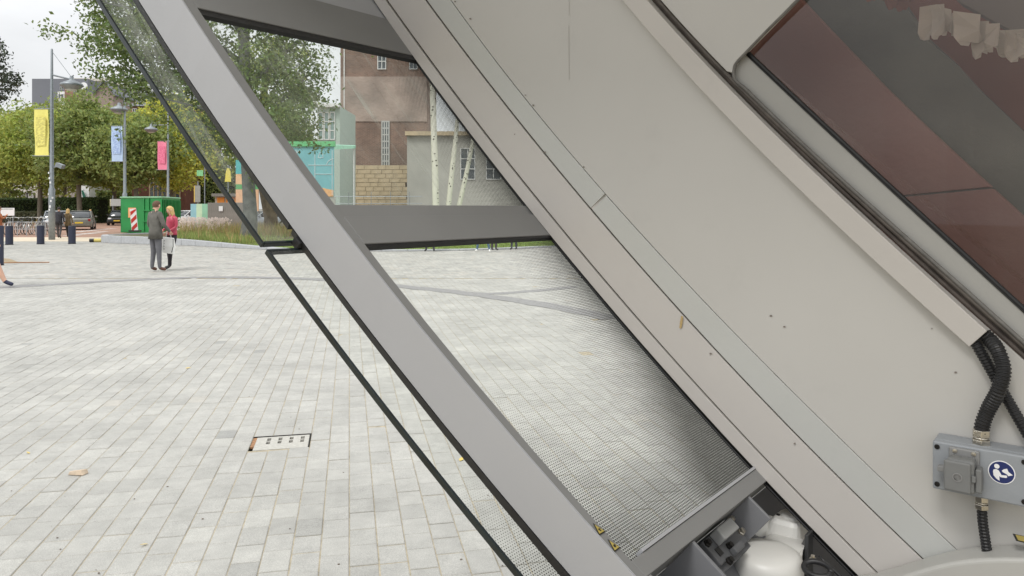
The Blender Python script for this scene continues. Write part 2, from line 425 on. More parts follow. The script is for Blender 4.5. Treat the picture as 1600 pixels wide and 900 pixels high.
def blades(name, spots, hgt, wid, m, lean=.35, cols=None, par=None, label=None, cat=None):
    n_ = len(spots); P = np.array(spots, float); a = npr.random(n_) * 6.283; hh = hgt * (.5 + npr.random(n_)); ww = wid * (.6 + .8 * npr.random(n_))
    dx, dy = np.cos(a) * ww, np.sin(a) * ww; lx, ly = npr.normal(0, lean, n_) * hh, npr.normal(0, lean, n_) * hh
    V = np.empty((n_, 3, 3)); V[:, 0] = P + np.c_[-dx, -dy, np.zeros(n_)]; V[:, 1] = P + np.c_[dx, dy, np.zeros(n_)]; V[:, 2] = P + np.c_[lx, ly, hh]
    me = bpy.data.meshes.new(name); me.from_pydata(V.reshape(-1, 3).tolist(), [], np.arange(n_ * 3).reshape(-1, 3).tolist()); me.materials.append(m)
    c = me.attributes.new('tint', 'FLOAT_COLOR', 'FACE'); t = (.55 + .8 * npr.random(n_))[:, None] * np.ones((1, 4)) * np.r_[1, 1, 1, 1]
    if cols is not None: t = np.array(cols)[npr.integers(0, len(cols), n_)] * (.75 + .5 * npr.random((n_, 1)))
    c.data.foreach_set('color', t.astype(float).ravel())
    o = bpy.data.objects.new(name, me); COL.objects.link(o)
    return tag(o, label, cat, kind='stuff')
M_grass = mat('grass_blades', lin(146, 160, 92), .9, attr='tint', var=.1, trans=.3)
M_gras2 = mat('dry_weeds', lin(178, 164, 126), .95, attr='tint', var=.1, trans=.2)
sp1, sp2, sp3 = [], [], []
for i in range(15000):
    s_ = rnd.uniform(4, bedk[-1] - 6); p, t = along(s_); q = p + Vector((-t.y, t.x, 0)) * (.3 + abs(rnd.gauss(0, 2.2)))
    if q.x < -10.9 and 800 + FPX * q.x / q.y < 278: continue
    if q.x < -10.9 and q.y < 46:
        (sp1 if rnd.random() < .93 else sp2).append((q.x, q.y, bed_z(q.x, q.y) - .01))
    elif q.y < 46: sp3.append((q.x, q.y, bed_z(q.x, q.y) - .01))
blades('bed_grass', sp1 * 2, .20, .013, M_grass, label='ragged green grass in the planting bed behind the kerb', cat='grass')
blades('lawn_grass', sp3 * 2, .07, .012, M_grass, label='short green lawn beyond the low kerb', cat='grass')
for i in range(3600):
    x = rnd.uniform(-17.6, -9.5); y = rnd.uniform(37.5, 43)
    if 800 + FPX * x / y < 282: continue
    sp2.append((x, y, bed_z(x, y) - .01))
blades('dry_weeds', sp2, .55, .016, M_gras2, lean=.25, cols=[(1, .95, .8, 1), (1, .78, .62, 1), (.8, .95, .62, 1), (.75, .9, .55, 1)], label='brown dried weeds and seed heads in the planting bed', cat='weeds')
M_flow = mat('pale_blossom', lin(222, 210, 202), .9, attr='tint', var=.06, trans=.2)
fl = [(rnd.uniform(-18.4, -15.9), rnd.uniform(39.5, 42), bed_z(-16.5, 41) + rnd.uniform(.2, .85)) for i in range(900)]
V, Fq = [], []
for p in fl:
    r = rnd.uniform(.03, .08); a = rnd.random() * 3
    o0 = len(V); V += [(p[0] + r * math.cos(a + q * 1.571), p[1] + r * math.sin(a + q * 1.571) * .5, p[2] + r * math.sin(q * 1.571 + .6)) for q in range(4)]; Fq.append((o0, o0 + 1, o0 + 2, o0 + 3))
me = bpy.data.meshes.new('blossom'); me.from_pydata(V, [], Fq); me.materials.append(M_flow)
c = me.attributes.new('tint', 'FLOAT_COLOR', 'FACE'); c.data.foreach_set('color', np.tile(np.array([1, .96, .95, 1.]), (len(Fq), 1)).ravel())
o = bpy.data.objects.new('pale_blossom', me); COL.objects.link(o); tag(o, 'pale blossom heads among the dry weeds by the green container', 'blossom', kind='stuff')

# ------------------------------------------------------------------ leaning glazed cabin beside the camera
# u runs along its glazing, n points outwards over the square, z up; the glazing leans out along a bowl-shaped profile
UX, NX = (.62715912, .77889116), (-.77889116, .62715912)
UP = 1.29                                                       # plane of the steel side panel
def Wp(u, n, z): return Vector((u * UX[0] + n * NX[0], u * UX[1] + n * NX[1], z))
PCO = (.06482137, -.18559748, 1.04391924, .88614559)
def Fz(z):
    zc = min(max(z, .95), 2.3); x = zc - 1.5
    return ((PCO[0] * x + PCO[1]) * x + PCO[2]) * x + PCO[3] + dFz(zc) * (z - zc)
def dFz(z):
    x = min(max(z, .95), 2.3) - 1.5; return (3 * PCO[0] * x + 2 * PCO[1]) * x + PCO[2]
def Sf(u, z, t=0):
    """point on the glazing: t metres outside its inner face"""
    s = dFz(z); k = math.sqrt(1 + s * s); return Wp(u, Fz(z) + t / k, z - t * s / k)
def nzat(px, py, U=UP):
    rx = (px - 800) / FPX; dep = U / (rx * UX[0] + UX[1]); return ((rx * NX[0] + NX[1]) * dep, EYE + (HORIZ - py) / FPX * dep)
def Pu(px, py, U=UP, uu=None):
    n, z = nzat(px, py, U); return Wp(U if uu is None else uu, n, z)
def uzS(px, py):
    rx = (px - 800) / FPX; zz = (HORIZ - py) / FPX; lo, hi = .3, 5
    g = lambda D: (rx * NX[0] + NX[1]) * D - Fz(EYE + zz * D)
    a = g(lo)
    for _ in range(60):
        m_ = (lo + hi) / 2
        if g(m_) * a > 0: lo = m_
        else: hi = m_
    return (rx * UX[0] + UX[1]) * lo, EYE + zz * lo
def quad(a, b, c): return lambda z: (a * (z - 1.5) + b) * (z - 1.5) + c
uA, uD = quad(.0669, -.1648, .7631), quad(.0656, -.156, .7851)      # inner edges of the stile
uO, uE, uG = quad(.0498, -.1849, .7707), quad(.0362, -.1812, .7726), quad(.0411, -.1979, .7112)   # outer edge, gasket edge, pane edge
ZJ = 1.6125                                                        # joint between upper and lower outer panes

M_paint = mat('light_grey_paint', lin(167, 168, 171), .42, var=.025, scale=5, stain=.05, bump=.03, bscale=300)
M_frame = mat('frame_shaded_grey', lin(128, 128, 127), .45, var=.04, scale=7, bump=.03, bscale=300)  # grey darkened to paint in the shade on inward frame faces
M_panel = mat('panel_grey_paint', lin(188, 186, 181), .4, var=.03, scale=3, stain=.10, bump=.10, bscale=6)
M_panelw = mat('panel_warm_paint', lin(191, 187, 182), .4, var=.03, scale=3, stain=.12, bump=.10, bscale=6)
M_panelc = mat('panel_cool_paint', lin(189, 190, 186), .4, var=.03, scale=3, stain=.10, bump=.10, bscale=6)
M_rub = mat('black_rubber', (.012, .012, .013), .5, var=.4, scale=60)
M_brub = mat('brown_rubber', lin(78, 70, 64), .7, var=.35, scale=40, bump=.2)
M_seal = mat('dirty_sealant', lin(74, 66, 58), .8, var=.5, scale=90)
M_gedge = mat('glass_edge', lin(27, 36, 38), .18, var=.35, scale=30)

def glass_mat(name, tint, frit=True, dirt_haze=.06, refl=1.0, streak=.3):
    m = bpy.data.materials.new(name); m.use_nodes = True; n, l = m.node_tree.nodes, m.node_tree.links; n.clear()
    out = n.new('ShaderNodeOutputMaterial')
    tr = n.new('ShaderNodeBsdfTransparent'); tr.inputs[0].default_value = (*tint, 1)
    gl = n.new('ShaderNodeBsdfGlossy'); gl.inputs['Roughness'].default_value = .015; gl.inputs[0].default_value = (1, 1, 1, 1)
    fr = n.new('ShaderNodeFresnel'); fr.inputs[0].default_value = 1.5
    fm = n.new('ShaderNodeMath'); fm.operation = 'MULTIPLY'; fm.inputs[1].default_value = refl; l.new(fr.outputs[0], fm.inputs[0])
    ms = n.new('ShaderNodeMixShader'); l.new(fm.outputs[0], ms.inputs[0]); l.new(tr.outputs[0], ms.inputs[1]); l.new(gl.outputs[0], ms.inputs[2])
    uv = n.new('ShaderNodeUVMap'); uv.uv_map = 'uv'
    # wiped dirt: streaks along the slope
    mpn = n.new('ShaderNodeMapping'); mpn.inputs['Scale'].default_value = (75, 1.7, 1); mpn.inputs['Rotation'].default_value = (0, 0, .12); l.new(uv.outputs[0], mpn.inputs[0])
    nn = n.new('ShaderNodeTexNoise'); nn.inputs['Scale'].default_value = 1; nn.inputs['Detail'].default_value = 5; l.new(mpn.outputs[0], nn.inputs['Vector'])
    r1 = n.new('ShaderNodeMapRange'); r1.inputs[1].default_value = .56; r1.inputs[2].default_value = .72; r1.inputs[3].default_value = 0; r1.inputs[4].default_value = 1; l.new(nn.outputs[0], r1.inputs[0])
    nb = n.new('ShaderNodeTexNoise'); nb.inputs['Scale'].default_value = 5; nb.inputs['Detail'].default_value = 3; l.new(uv.outputs[0], nb.inputs['Vector'])
    r2 = n.new('ShaderNodeMapRange'); r2.inputs[1].default_value = .42; r2.inputs[2].default_value = .65; r2.inputs[3].default_value = 0; r2.inputs[4].default_value = 1; l.new(nb.outputs[0], r2.inputs[0])
    mm = n.new('ShaderNodeMath'); mm.operation = 'MULTIPLY'; r3 = n.new('ShaderNodeMapRange'); r3.inputs[3].default_value = .35; r3.inputs[4].default_value = 1; l.new(r2.outputs[0], r3.inputs[0]); l.new(r1.outputs[0], mm.inputs[0]); l.new(r3.outputs[0], mm.inputs[1])
    ma = n.new('ShaderNodeMath'); ma.operation = 'MULTIPLY_ADD'; l.new(mm.outputs[0], ma.inputs[0]); ma.inputs[1].default_value = streak; 
    mb_ = n.new('ShaderNodeMath'); mb_.operation = 'MULTIPLY'; l.new(r2.outputs[0], mb_.inputs[0]); mb_.inputs[1].default_value = dirt_haze; l.new(mb_.outputs[0], ma.inputs[2])
    df = n.new('ShaderNodeBsdfTranslucent'); df.inputs[0].default_value = (.62, .66, .60, 1)
    df2 = n.new('ShaderNodeBsdfDiffuse'); df2.inputs[0].default_value = (.6, .62, .58, 1)
    dm = n.new('ShaderNodeMixShader'); dm.inputs[0].default_value = .5; l.new(df.outputs[0], dm.inputs[1]); l.new(df2.outputs[0], dm.inputs[2])
    m2 = n.new('ShaderNodeMixShader'); l.new(ma.outputs[0], m2.inputs[0]); l.new(ms.outputs[0], m2.inputs[1]); l.new(dm.outputs[0], m2.inputs[2]); last = m2.outputs[0]
    if frit:
        # printed dots on a staggered grid; the second uv map carries the share of the cell each dot fills
        def M2(op, a, b=None, c=None):
            q = n.new('ShaderNodeMath'); q.operation = op
            for i, v in enumerate((a, b, c)):
                if v is None: continue
                if isinstance(v, (int, float)): q.inputs[i].default_value = v
                else: l.new(v, q.inputs[i])
            return q.outputs[0]
        sp = n.new('ShaderNodeSeparateXYZ'); l.new(uv.outputs[0], sp.inputs[0])
        PIT = .0045
        x = M2('DIVIDE', sp.outputs[0], PIT); y = M2('DIVIDE', sp.outputs[1], PIT * .866)
        row = M2('FLOOR', y); par = M2('MULTIPLY', M2('MODULO', row, 2.0), .5)
        fx = M2('SUBTRACT', M2('FRACT', M2('ADD', x, par)), .5); fy = M2('MULTIPLY', M2('SUBTRACT', M2('FRACT', y), .5), .866)
        d2 = M2('SQRT', M2('ADD', M2('MULTIPLY', fx, fx), M2('MULTIPLY', fy, fy)))
        uv2 = n.new('ShaderNodeUVMap'); uv2.uv_map = 'frit'; s2 = n.new('ShaderNodeSeparateXYZ'); l.new(uv2.outputs[0], s2.inputs[0])
        dot = M2('LESS_THAN', d2, s2.outputs[0])
        bk = n.new('ShaderNodeBsdfDiffuse'); bk.inputs[0].default_value = (.085, .085, .078, 1)
        m3 = n.new('ShaderNodeMixShader'); l.new(dot, m3.inputs[0]); l.new(last, m3.inputs[1]); l.new(bk.outputs[0], m3.inputs[2]); last = m3.outputs[0]
    l.new(last, out.inputs[0])
    return m
M_glass = glass_mat('fritted_glass', (.98, .99, .975), dirt_haze=.035, refl=.6, streak=.12)
M_glass_up = glass_mat('hazy_fritted_glass', (.95, .98, .955), dirt_haze=.16, refl=.8, streak=.42)  # stronger haze layer also paints in the pane's milky reflection
M_glass_t = glass_mat('window_glass', (.88, .83, .81), frit=False, dirt_haze=.05, refl=1.1, streak=.03)

ZTOP, ZBOT = 2.62, .55
cab = thing('glazed_facade', 'leaning grey metal frame with fritted glass panes and transoms', 'glazing', Wp(1.0, Fz(ZBOT), ZBOT))
def sweep(name, m, z0, z1, ulo, uhi, t0, t1, parent=cab, n_=26, **kw):
    """bar following the bowl profile between two heights"""
    fu = lambda g, z: g(z) if callable(g) else g
    rings = []
    for i in range(n_ + 1):
        z = z0 + (z1 - z0) * i / n_
        l0, l1 = ulo if isinstance(ulo, tuple) else (ulo, ulo); h0, h1 = uhi if isinstance(uhi, tuple) else (uhi, uhi)
        rings.append([Sf(fu(l0, z), z, t0), Sf(fu(h0, z), z, t0), Sf(fu(h1, z), z, t1), Sf(fu(l1, z), z, t1)])
    b = MB(); b.loft(rings); return b.build(name, m, parent, **kw)
pl = lambda f, d: (lambda z: f(z) + d)
stile = sweep('stile', M_paint, ZBOT, ZTOP, (uA, uO), (pl(uA, .0012), pl(uO, .0012)), 0, .0895, bevel=.0006)
stile['label'] = 'light grey side face of the leaning stile'
sweep('stile_core', M_frame, ZBOT, ZTOP, (pl(uA, .0035), pl(uO, .0035)), (uD, pl(uO, .024)), .0006, .088, bevel=.0008)
sweep('stile_bead', M_paint, ZBOT, ZTOP, pl(uA, .0014), pl(uA, .0028), -.0008, .01, n_=26)
sweep('edge_gasket', M_rub, 1.637, ZTOP, (pl(uO, -.0012), uE), pl(uO, .018), .09, .103)
sweep('edge_gasket', M_rub, ZBOT, 1.629, (pl(uO, -.0012), uE), pl(uO, .018), .09, .103)
sweep('gasket_lip', M_rub, 1.606, 1.618, pl(uE, -.008), pl(uE, .01), .0915, .108, n_=3, bevel=.001)

def pane(name, z0, z1, ulo, uhi, t, edge, gm):
    nz_, nu = 40, 30; V, uvs, fr, Fq = [], [], [], []
    arc = 0; prev = None
    for i in range(nz_ + 1):
        z = z0 + (z1 - z0) * i / nz_
        p = Sf(1, z, t)
        if prev is not None: arc += (p - prev).length
        prev = p; ua, ub_ = (g(z) if callable(g) else g for g in (ulo, uhi))
        for j in range(nu + 1):
            u = ua + (ub_ - ua) * j / nu; V.append(Sf(u, z, t)); uvs.append((u, z0 + arc))
            right = max(0, min(1, (u - 1.07 - .05 * (z - 1.5)) / .22)); low = max(0, min(1, (1.40 - z - (.06 if t > .05 else 0)) / .24))
            r_ = max(right * .46, low * .37, (right + low) * .33); fr.append((min(.5, r_) if r_ > .06 else -.2, 0))
    for i in range(nz_):
        for j in range(nu): a = i * (nu + 1) + j; Fq.append((a, a + 1, a + nu + 2, a + nu + 1))
    me = bpy.data.meshes.new(name); me.from_pydata([tuple(v) for v in V], [], Fq); me.materials.append(gm)
    a1 = me.uv_layers.new(name='uv'); a2 = me.uv_layers.new(name='frit')
    li = [lp.vertex_index for lp in me.loops]
    a1.data.foreach_set('uv', [c for i in li for c in uvs[i]]); a2.data.foreach_set('uv', [c for i in li for c in fr[i]])
    me.polygons.foreach_set('use_smooth', [True] * len(Fq))
    o = bpy.data.objects.new(name, me); COL.objects.link(o); put(o, cab)
    if edge:                                                   # cut edges of the laminated pane
        b = MB(); rings = []
        for i in range(nz_ + 1):
            z = z0 + (z1 - z0) * i / nz_; u = uG(z); rings.append([Sf(u - .0005, z, .1045), Sf(u + .0035, z, .1040), Sf(u + .0035, z, .115), Sf(u - .0005, z, .1145)])
        b.loft(rings)
        for z, dz in ((z0, .0035), (z1, -.0035)):
            b.loft([[Sf(uG(z) + q, z, .1042), Sf(uG(z) + q, z + dz, .1042), Sf(uG(z) + q, z + dz, .1148), Sf(uG(z) + q, z, .1148)] for q in (.004, .04, .08)])
        b.build('pane_edge', M_gedge, o, bevel=.001)
    return o
pane('outer_pane', ZJ + .0045, ZTOP, uG, pl(uO, .012), .105, True, M_glass_up); pane('outer_pane', ZBOT, ZJ - .0045, uG, pl(uO, .012), .105, True, M_glass)
pane('glass_pane', 1.56, 2.2, pl(uD, -.004), 1.36, .0125, False, M_glass_up); pane('glass_pane', 1.132, 1.559, pl(uD, -.004), 1.36, .0125, False, M_glass)
# transoms
tr = lambda n_, m, z0, z1, t0, t1, ul=uD, uh=1.36, **k: sweep(n_, m, z0, z1, ul, uh, t0, t1, n_=4, **k)
tr('transom', M_frame, 1.5437, 1.5875, 0, .0118, bevel=.0012)
tr('transom_cap', M_frame, 1.5885, 1.609, .003, .0118, bevel=.0012)
tr('transom_gasket', M_rub, 1.5400, 1.5433, .002, .0118)
tr('transom', M_frame, 1.985, 2.0915, 0, .0118, bevel=.0012)
tr('transom_gasket', M_rub, 1.9715, 1.9845, .002, .0118)
tr('head_plate', M_paint, 2.0925, 2.16, .004, .0118, bevel=.001)  # lighter grey paints in the light this upper face catches
tr('head_plate', M_paint, 2.161, 2.40, .008, .0118, bevel=.001)
# sill and the open tray under it
tr('sill_lip', M_paint, 1.1405, 1.1435, -.002, .0118, ul=lambda z: uD(z) + .03, bevel=.0006)
tr('sill', M_frame, 1.124, 1.1402, 0, .085, ul=uD, uh=1.75, bevel=.001)
M_tray = mat('tray_grey_paint', lin(120, 121, 124), .5, var=.06, scale=10, stain=.15)
uT = lambda z: uD(z) + .012
tray = sweep('tray', M_tray, ZBOT, 1.1238, uT, 1.75, .085, .09, n_=14)
sweep('tray_edge', M_frame, ZBOT, 1.1238, uD, lambda z: uD(z) + .0115, 0, .089, n_=14, bevel=.001)
for ur in (.992, 1.205):
    sweep('tray_rib', M_tray, ZBOT if ur < 1.1 else 1.094, 1.1232, lambda z, q=ur: q - .12 * (z - 1.12), lambda z, q=ur: q - .12 * (z - 1.12) + .007, .004, .0848, n_=14, bevel=.001)
# warning triangles on the stile
M_yel = mat('warning_yellow', lin(176, 158, 84), .5, var=.06, scale=80); M_blk = mat('print_black', (.012, .012, .012), .5)
def flat(name, pts, m, parent, th=.0004):
    """thin plate: pts wound anywhere; back points given by parent normal"""
    b = MB(); c = sum(pts, Vector()) / len(pts); nrm = (pts[1] - pts[0]).cross(pts[2] - pts[0]).normalized()
    if nrm.dot(Vector((0, 0, EYE)) - c) < 0: nrm = -nrm
    b.prism([p for p in pts], [p + nrm * th for p in pts]); return b.build(name, m, parent)
for tri, kind in (([(926, 818), (946, 831), (936, 837)], 0), ([(949, 843), (969, 856), (960, 863)], 1)):
    q = [Sf(*uzS(*p), -.0006) for p in tri]; c = sum(q, Vector()) / 3
    st = thing('warning_sticker', ['small yellow triangle sticker with hand symbol, the upper one on the stile', 'small yellow triangle sticker with round dark symbol, the lower one on the stile'][kind], 'sticker', c)
    nrm = (q[1] - q[0]).cross(q[2] - q[0]).normalized(); nrm = -nrm if nrm.dot(Vector((0, 0, EYE)) - c) < 0 else nrm
    flat('border', q, M_blk, st); qi = [c + (p - c) * .76 + nrm * .0005 for p in q]; flat('face', qi, M_yel, st)
    ax, ay = (q[1] - q[0]).normalized(), nrm.cross((q[1] - q[0]).normalized())
    if kind: pts = [c + nrm * .001 + (ax * math.cos(a) + ay * math.sin(a)) * .0022 for a in np.linspace(0, 6.28, 9)[:-1]]
    else: pts = [c + nrm * .001 + (ax * x + ay * y) * .001 for x, y in ((-2, -1.5), (2.4, -1.2), (2.2, .2), (.2, .4), (.6, 2), (-.6, 2.2), (-1, .6), (-2.2, .4))]
    flat('symbol', pts, M_blk, st)

# ---- steel side panel, perpendicular to the glazing
pan = thing('steel_side_panel', 'large light grey steel side panel with parallel seams and an angled window', 'wall panel', Wp(UP, 0, 0))
CUR = {
 'G0': [(578, 0), (630, 75), (672, 135), (749, 235), (844.5, 355), (953, 490), (1092, 650), (1222.6, 790), (1329, 900)],
 'G1': [(585.5, 0), (680, 135), (757, 235), (852, 355), (964, 490), (1105, 650), (1236, 790), (1344, 900)],
 'S1': [(605, 0), (702.5, 135), (779, 235), (877, 355), (990, 490), (1134, 650), (1266, 790), (1370, 893)],
 'S2': [(666, 0), (769, 135), (846, 235), (948, 355), (1067, 490), (1216, 650), (1355, 790), (1441, 872)],
 'S3': [(705, 0), (800, 125), (888, 235), (993, 355), (1119, 490), (1260, 632), (1380, 748), (1494, 857)],
 'EL': [(978, 0), (1046.5, 81), (1109.6, 149), (1226.7, 270), (1300, 338), (1443, 473), (1517, 538)],
 'ER': [(1017, 0), (1142.5, 135), (1310, 300), (1430, 409), (1547, 515), (1600, 563)],
 'MR': [(1033, 0), (1155, 130), (1335, 300), (1470, 420), (1600, 536)],
 'K': [(1083, 0), (1172, 86), (1286, 193), (1400, 300), (1500, 391), (1600, 483)],
}
CP = {k: np.polyfit([p[1] for p in v], [p[0] for p in v], 3) for k, v in CUR.items()}
def cx(k, y, off=0): return float(np.polyval(CP[k], y)) + off
def strip(name, m, L, ya0, ya1, R, yb0, yb1, uf, ub, n_=30, lo=0, ro=0, parent=pan, U=UP, **kw):
    """plate between two seams; uf / ub = its front and back distance along u"""
    rings = []
    for i in range(n_ + 1):
        t = i / n_; yl = ya0 + (ya1 - ya0) * t; yr = yb0 + (yb1 - yb0) * t
        a = nzat(cx(L, yl, lo), yl, U); b_ = nzat(cx(R, yr, ro), yr, U)
        uf2 = uf if not isinstance(uf, tuple) else uf[1]; uf1 = uf if not isinstance(uf, tuple) else uf[0]
        rings.append([Wp(uf1, *a), Wp(uf2, *b_), Wp(ub, *b_), Wp(ub, *a)])
    b = MB(); b.loft(rings); return b.build(name, m, parent, **kw)
YT, YB = -190, 1010
strip('backing_plate', M_seal, 'G1', YT, YB, 'EL', YT, YB, UP + .004, UP + .02, lo=2)
strip('seal_strip', M_rub, 'G0', YT, YB, 'G1', YT, YB, UP + .012, UP + .03, ro=-.3)
def bead(name, key, r, off, uu, m, y0=YT, y1=YB, parent=pan, n_=60):
    b = MB(); b.smooth = True
    b.tube([Wp(uu, *nzat(cx(key, y, off), y)) for y in np.linspace(y0, y1, n_)], r, 8); return b.build(name, m, parent)
bead('seal_bead', 'G0', .0026, 1.6, UP + .006, M_rub); bead('seal_bead', 'G1', .0032, -3.2, UP + .004, M_rub)
strip('seam_plate', M_panelw, 'G1', YT, YB, 'S1', YT, YB, UP - .004, UP + .003, ro=-1.6, bevel=.0007)
strip('seam_plate', M_panelw, 'S1', YT, YB, 'S2', YT, YB, UP - .002, UP + .003, lo=1.6, ro=-1.7, bevel=.0007)
strip('seam_plate', M_panelc, 'S2', YT, 325, 'S3', YT - 22, 303, (UP - .0005, UP - .005), UP + .003, lo=1.0, ro=-.3, bevel=.0007)
strip('seam_plate', M_panelc, 'S2', 328, YB, 'S3', 306, YB - 20, (UP - .0005, UP - .005), UP + .003, lo=1.2, ro=-.5, bevel=.0007)
strip('joint_filler', M_panelw, 'S2', 324, 329, 'S3', 302, 307, UP + .0008, UP + .0035, n_=2, lo=1.2, ro=-.5)
strip('main_plate', M_panel, 'S3', YT, YB, 'ER', YT, YB, UP - .003, UP + .003, lo=.6, ro=0, n_=50, bevel=.0005)
cov = strip('cable_cover', M_panelw, 'EL', YT, 539, 'ER', YT - 25, 514, (UP - .022, UP - .026), UP - .004, bevel=.0012)
_e = [nzat(1521, 538.5), nzat(1545.5, 515.5)]
b = MB(); b.prism([Wp(UP - .0045, *_e[0]), Wp(UP - .0045, *_e[1]), Wp(UP - .0215, *_e[1]), Wp(UP - .0165, *_e[0])], [Wp(UP - .0045, _e[0][0] - .0035, _e[0][1] - .0035), Wp(UP - .0045, _e[1][0] - .0035, _e[1][1] - .0035), Wp(UP - .0205, _e[1][0] - .0035, _e[1][1] - .0035), Wp(UP - .0155, _e[0][0] - .0035, _e[0][1] - .0035)]); b.build('cover_shadow', M_rub, pan)  # black plate paints the shadow at the cover's open end
cov['label'] = 'long light grey cable cover strip, cut square at its lower end'
strip('gap_gasket', M_brub, 'ER', YT, YB, 'MR', YT, YB, UP + .006, UP + .016, lo=.5)
bead('gasket_bead', 'ER', .0035, 6, UP + .004, M_brub); bead('gasket_bead', 'MR', .0045, -6, UP + .003, mat('grey_rubber', lin(96, 90, 84), .7, var=.3, scale=40))
# plate above the window corner, its rim and the lower reveal
mrx = lambda y: cx('MR', y)
arc = [(1148, 126), (1145, 114), (1147, 103), (1153, 94)]
poly = [(mrx(y), y) for y in np.linspace(-190, 112, 14)] + arc[1:] + [(1245, 0), (1440, -196)]
b = MB(); b.prism([Pu(*p, UP, UP - .004) for p in poly], [Pu(*p, UP, UP + .012) for p in poly]); b.build('corner_plate', M_panel, pan, bevel=.001)
b = MB(); b.smooth = True
rim = [(mrx(y) + 1, y) for y in (900, 700, 500, 350, 250, 190, 155, 138)] + [(x + 1.5, y) for x, y in arc] + [(1200, 46), (1247, 0), (1442, -196)]
rim = [Vector((*p, 0)) for p in rim]; rim = [.5 * (2 * rim[i] + (rim[i + 1] - rim[max(i - 1, 0)]) * t + (2 * rim[max(i - 1, 0)] - 5 * rim[i] + 4 * rim[i + 1] - rim[min(i + 2, len(rim) - 1)]) * t * t + (3 * rim[i] - rim[max(i - 1, 0)] - 3 * rim[i + 1] + rim[min(i + 2, len(rim) - 1)]) * t ** 3) for i in range(len(rim) - 1) for t in (0, .33, .66)]
b.tube([Pu(p.x, p.y, UP, UP - .001) for p in rim], .0032, 8); b.build('window_rim', mat('rim_grey', lin(104, 102, 98), .6, var=.2, scale=60), pan)
win = strip('window_reveal', mat('reveal_shaded_paint', lin(160, 159, 154), .5, var=.05, scale=6, stain=.15), 'MR', 118, YB, 'K', 78, YB - 20, (UP + .008, UP + .012), UP + .02, lo=-4, U=UP + .01)  # panel paint darkened to put the recess shade into this strip
b = MB(); b.smooth = True; b.tube([Wp(UP + .012, *nzat(cx('K', y), y, UP + .012)) for y in np.linspace(70, YB, 40)], .0038, 8); b.build('window_seal', M_rub, pan)
b = MB(); b.smooth = True; b.tube([Wp(UP + .010, *nzat(cx('K', y, -5.5), y, UP + .010)) for y in np.linspace(80, YB, 40)], .0012, 6); b.build('window_seal', M_rub, pan)
wp = [(cx('K', y), y) for y in np.linspace(66, YB, 12)] + [(2300, YB), (2300, -230), (1480, -230), (1160, 90)]
V = [Pu(*p, UP + .014) for p in wp]
me = bpy.data.meshes.new('window_pane'); me.from_pydata([tuple(v) for v in V], [], [list(range(len(V)))]); me.materials.append(M_glass_t)
a1 = me.uv_layers.new(name='uv')
for lp in me.loops: a1.data[lp.index].uv = (V[lp.vertex_index].dot(Vector((*NX, 0))), V[lp.vertex_index].z)
o = bpy.data.objects.new('window_pane', me); COL.objects.link(o); put(o, pan)
# small scuffs, drips and chips on the paint
M_drip = mat('old_sealant_drip', lin(176, 152, 104), .6, var=.25, scale=300); M_scuff = mat('paint_scuff', lin(120, 112, 104), .8, var=.3, scale=200)
def mark(pts, m, name): flat(name, [Pu(*p, UP, UP - .0042) for p in pts], m, pan, .0003)
mark([(1066, 493), (1069, 494), (1068, 505), (1066, 513), (1063, 512), (1064, 503)], M_drip, 'drip')
for (x, y) in [(713, 3), (737, 30), (823, 149), (835, 165), (806, 210), (1112, 552), (1243, 692), (1076, 88), (1226, 270), (1206, 493), (1227, 510), (1457, 513), (1494, 581), (853, 238), (914, 261)]:
    a = rnd.random() * 3; r = rnd.uniform(.7, 1.6)
    mark([(x + r * math.cos(a + q) * (1.6 if q % 2 else .8), y + r * math.sin(a + q)) for q in (0, 1.3, 2.6, 4, 5.2)], M_scuff, 'scuff')
for y0 in (-60, 40): 
    mark([(889.9, y0), (890.4, y0), (891.2, y0 + 85), (890.7, y0 + 85)], mat('faint_run', lin(186, 183, 178), .7, var=.05), 'paint_run')

# ---- reflections in the window, built as boards and concrete behind it; torn film
M_red = mat('red_brown_board', lin(158, 118, 108), .6, col2=lin(136, 98, 90), scale=2.2, stretch=(1, 1, 1), stain=.25, bump=.15)
M_conc = mat('bare_concrete', lin(122, 122, 113), .85, col2=lin(96, 97, 90), scale=4, stain=.35, bump=.3, bscale=50)
M_brn = mat('dark_brown_board', lin(126, 84, 70), .7, var=.2, scale=3, stain=.3)
M_film = mat('torn_film', lin(214, 206, 194), .45, var=.15, scale=9, trans=.35)
def slab(name, pts, u0, th, m, label=None, cat=None, parent=None, lip=0):
    b = MB(); b.prism([Pu(*p, u0, u0) for p in pts], [Pu(*p, u0, u0 + th) for p in pts]); o = b.build(name, m, parent, bevel=.002)
    if label: tag(o, label, cat)
    return o
Lc = [(1120, -150), (1252, 0), (1302, 53), (1378, 132), (1440, 192), (1500, 248), (1597, 337), (1760, 480)]
red = thing('reflected_curved_board', 'curved red-brown board built for a reflection in the angled window', 'board', Pu(1400, 200, 1.62))
seq = [(x, y) for x, y in Lc]
jt = [(1420, 308), (1518, 300)]
slab('board_panel', [(900, -150)] + [p for p in seq[:4]] + [(1440, 192), (1500, 248), (1548, 292), (1340, 312), (1150, 120)], 1.62, .05, M_red, parent=red)
slab('board_panel', [(1341, 314.5), (1550, 294.5), (1597, 337), (1760, 480), (1760, 760), (1640, 700)], 1.62, .05, M_red, parent=red)
slab('reflected_concrete', [(1115, -158), (1252, -2), (1378, 130), (1500, 246), (1600, 338), (1800, 520), (1800, 400), (1600, 206), (1530, 140), (1492, 98), (1452, 66), (1420, 20), (1240, -190)], 1.70, .1, M_conc, 'smooth grey concrete built for a reflection in the angled window', 'wall')
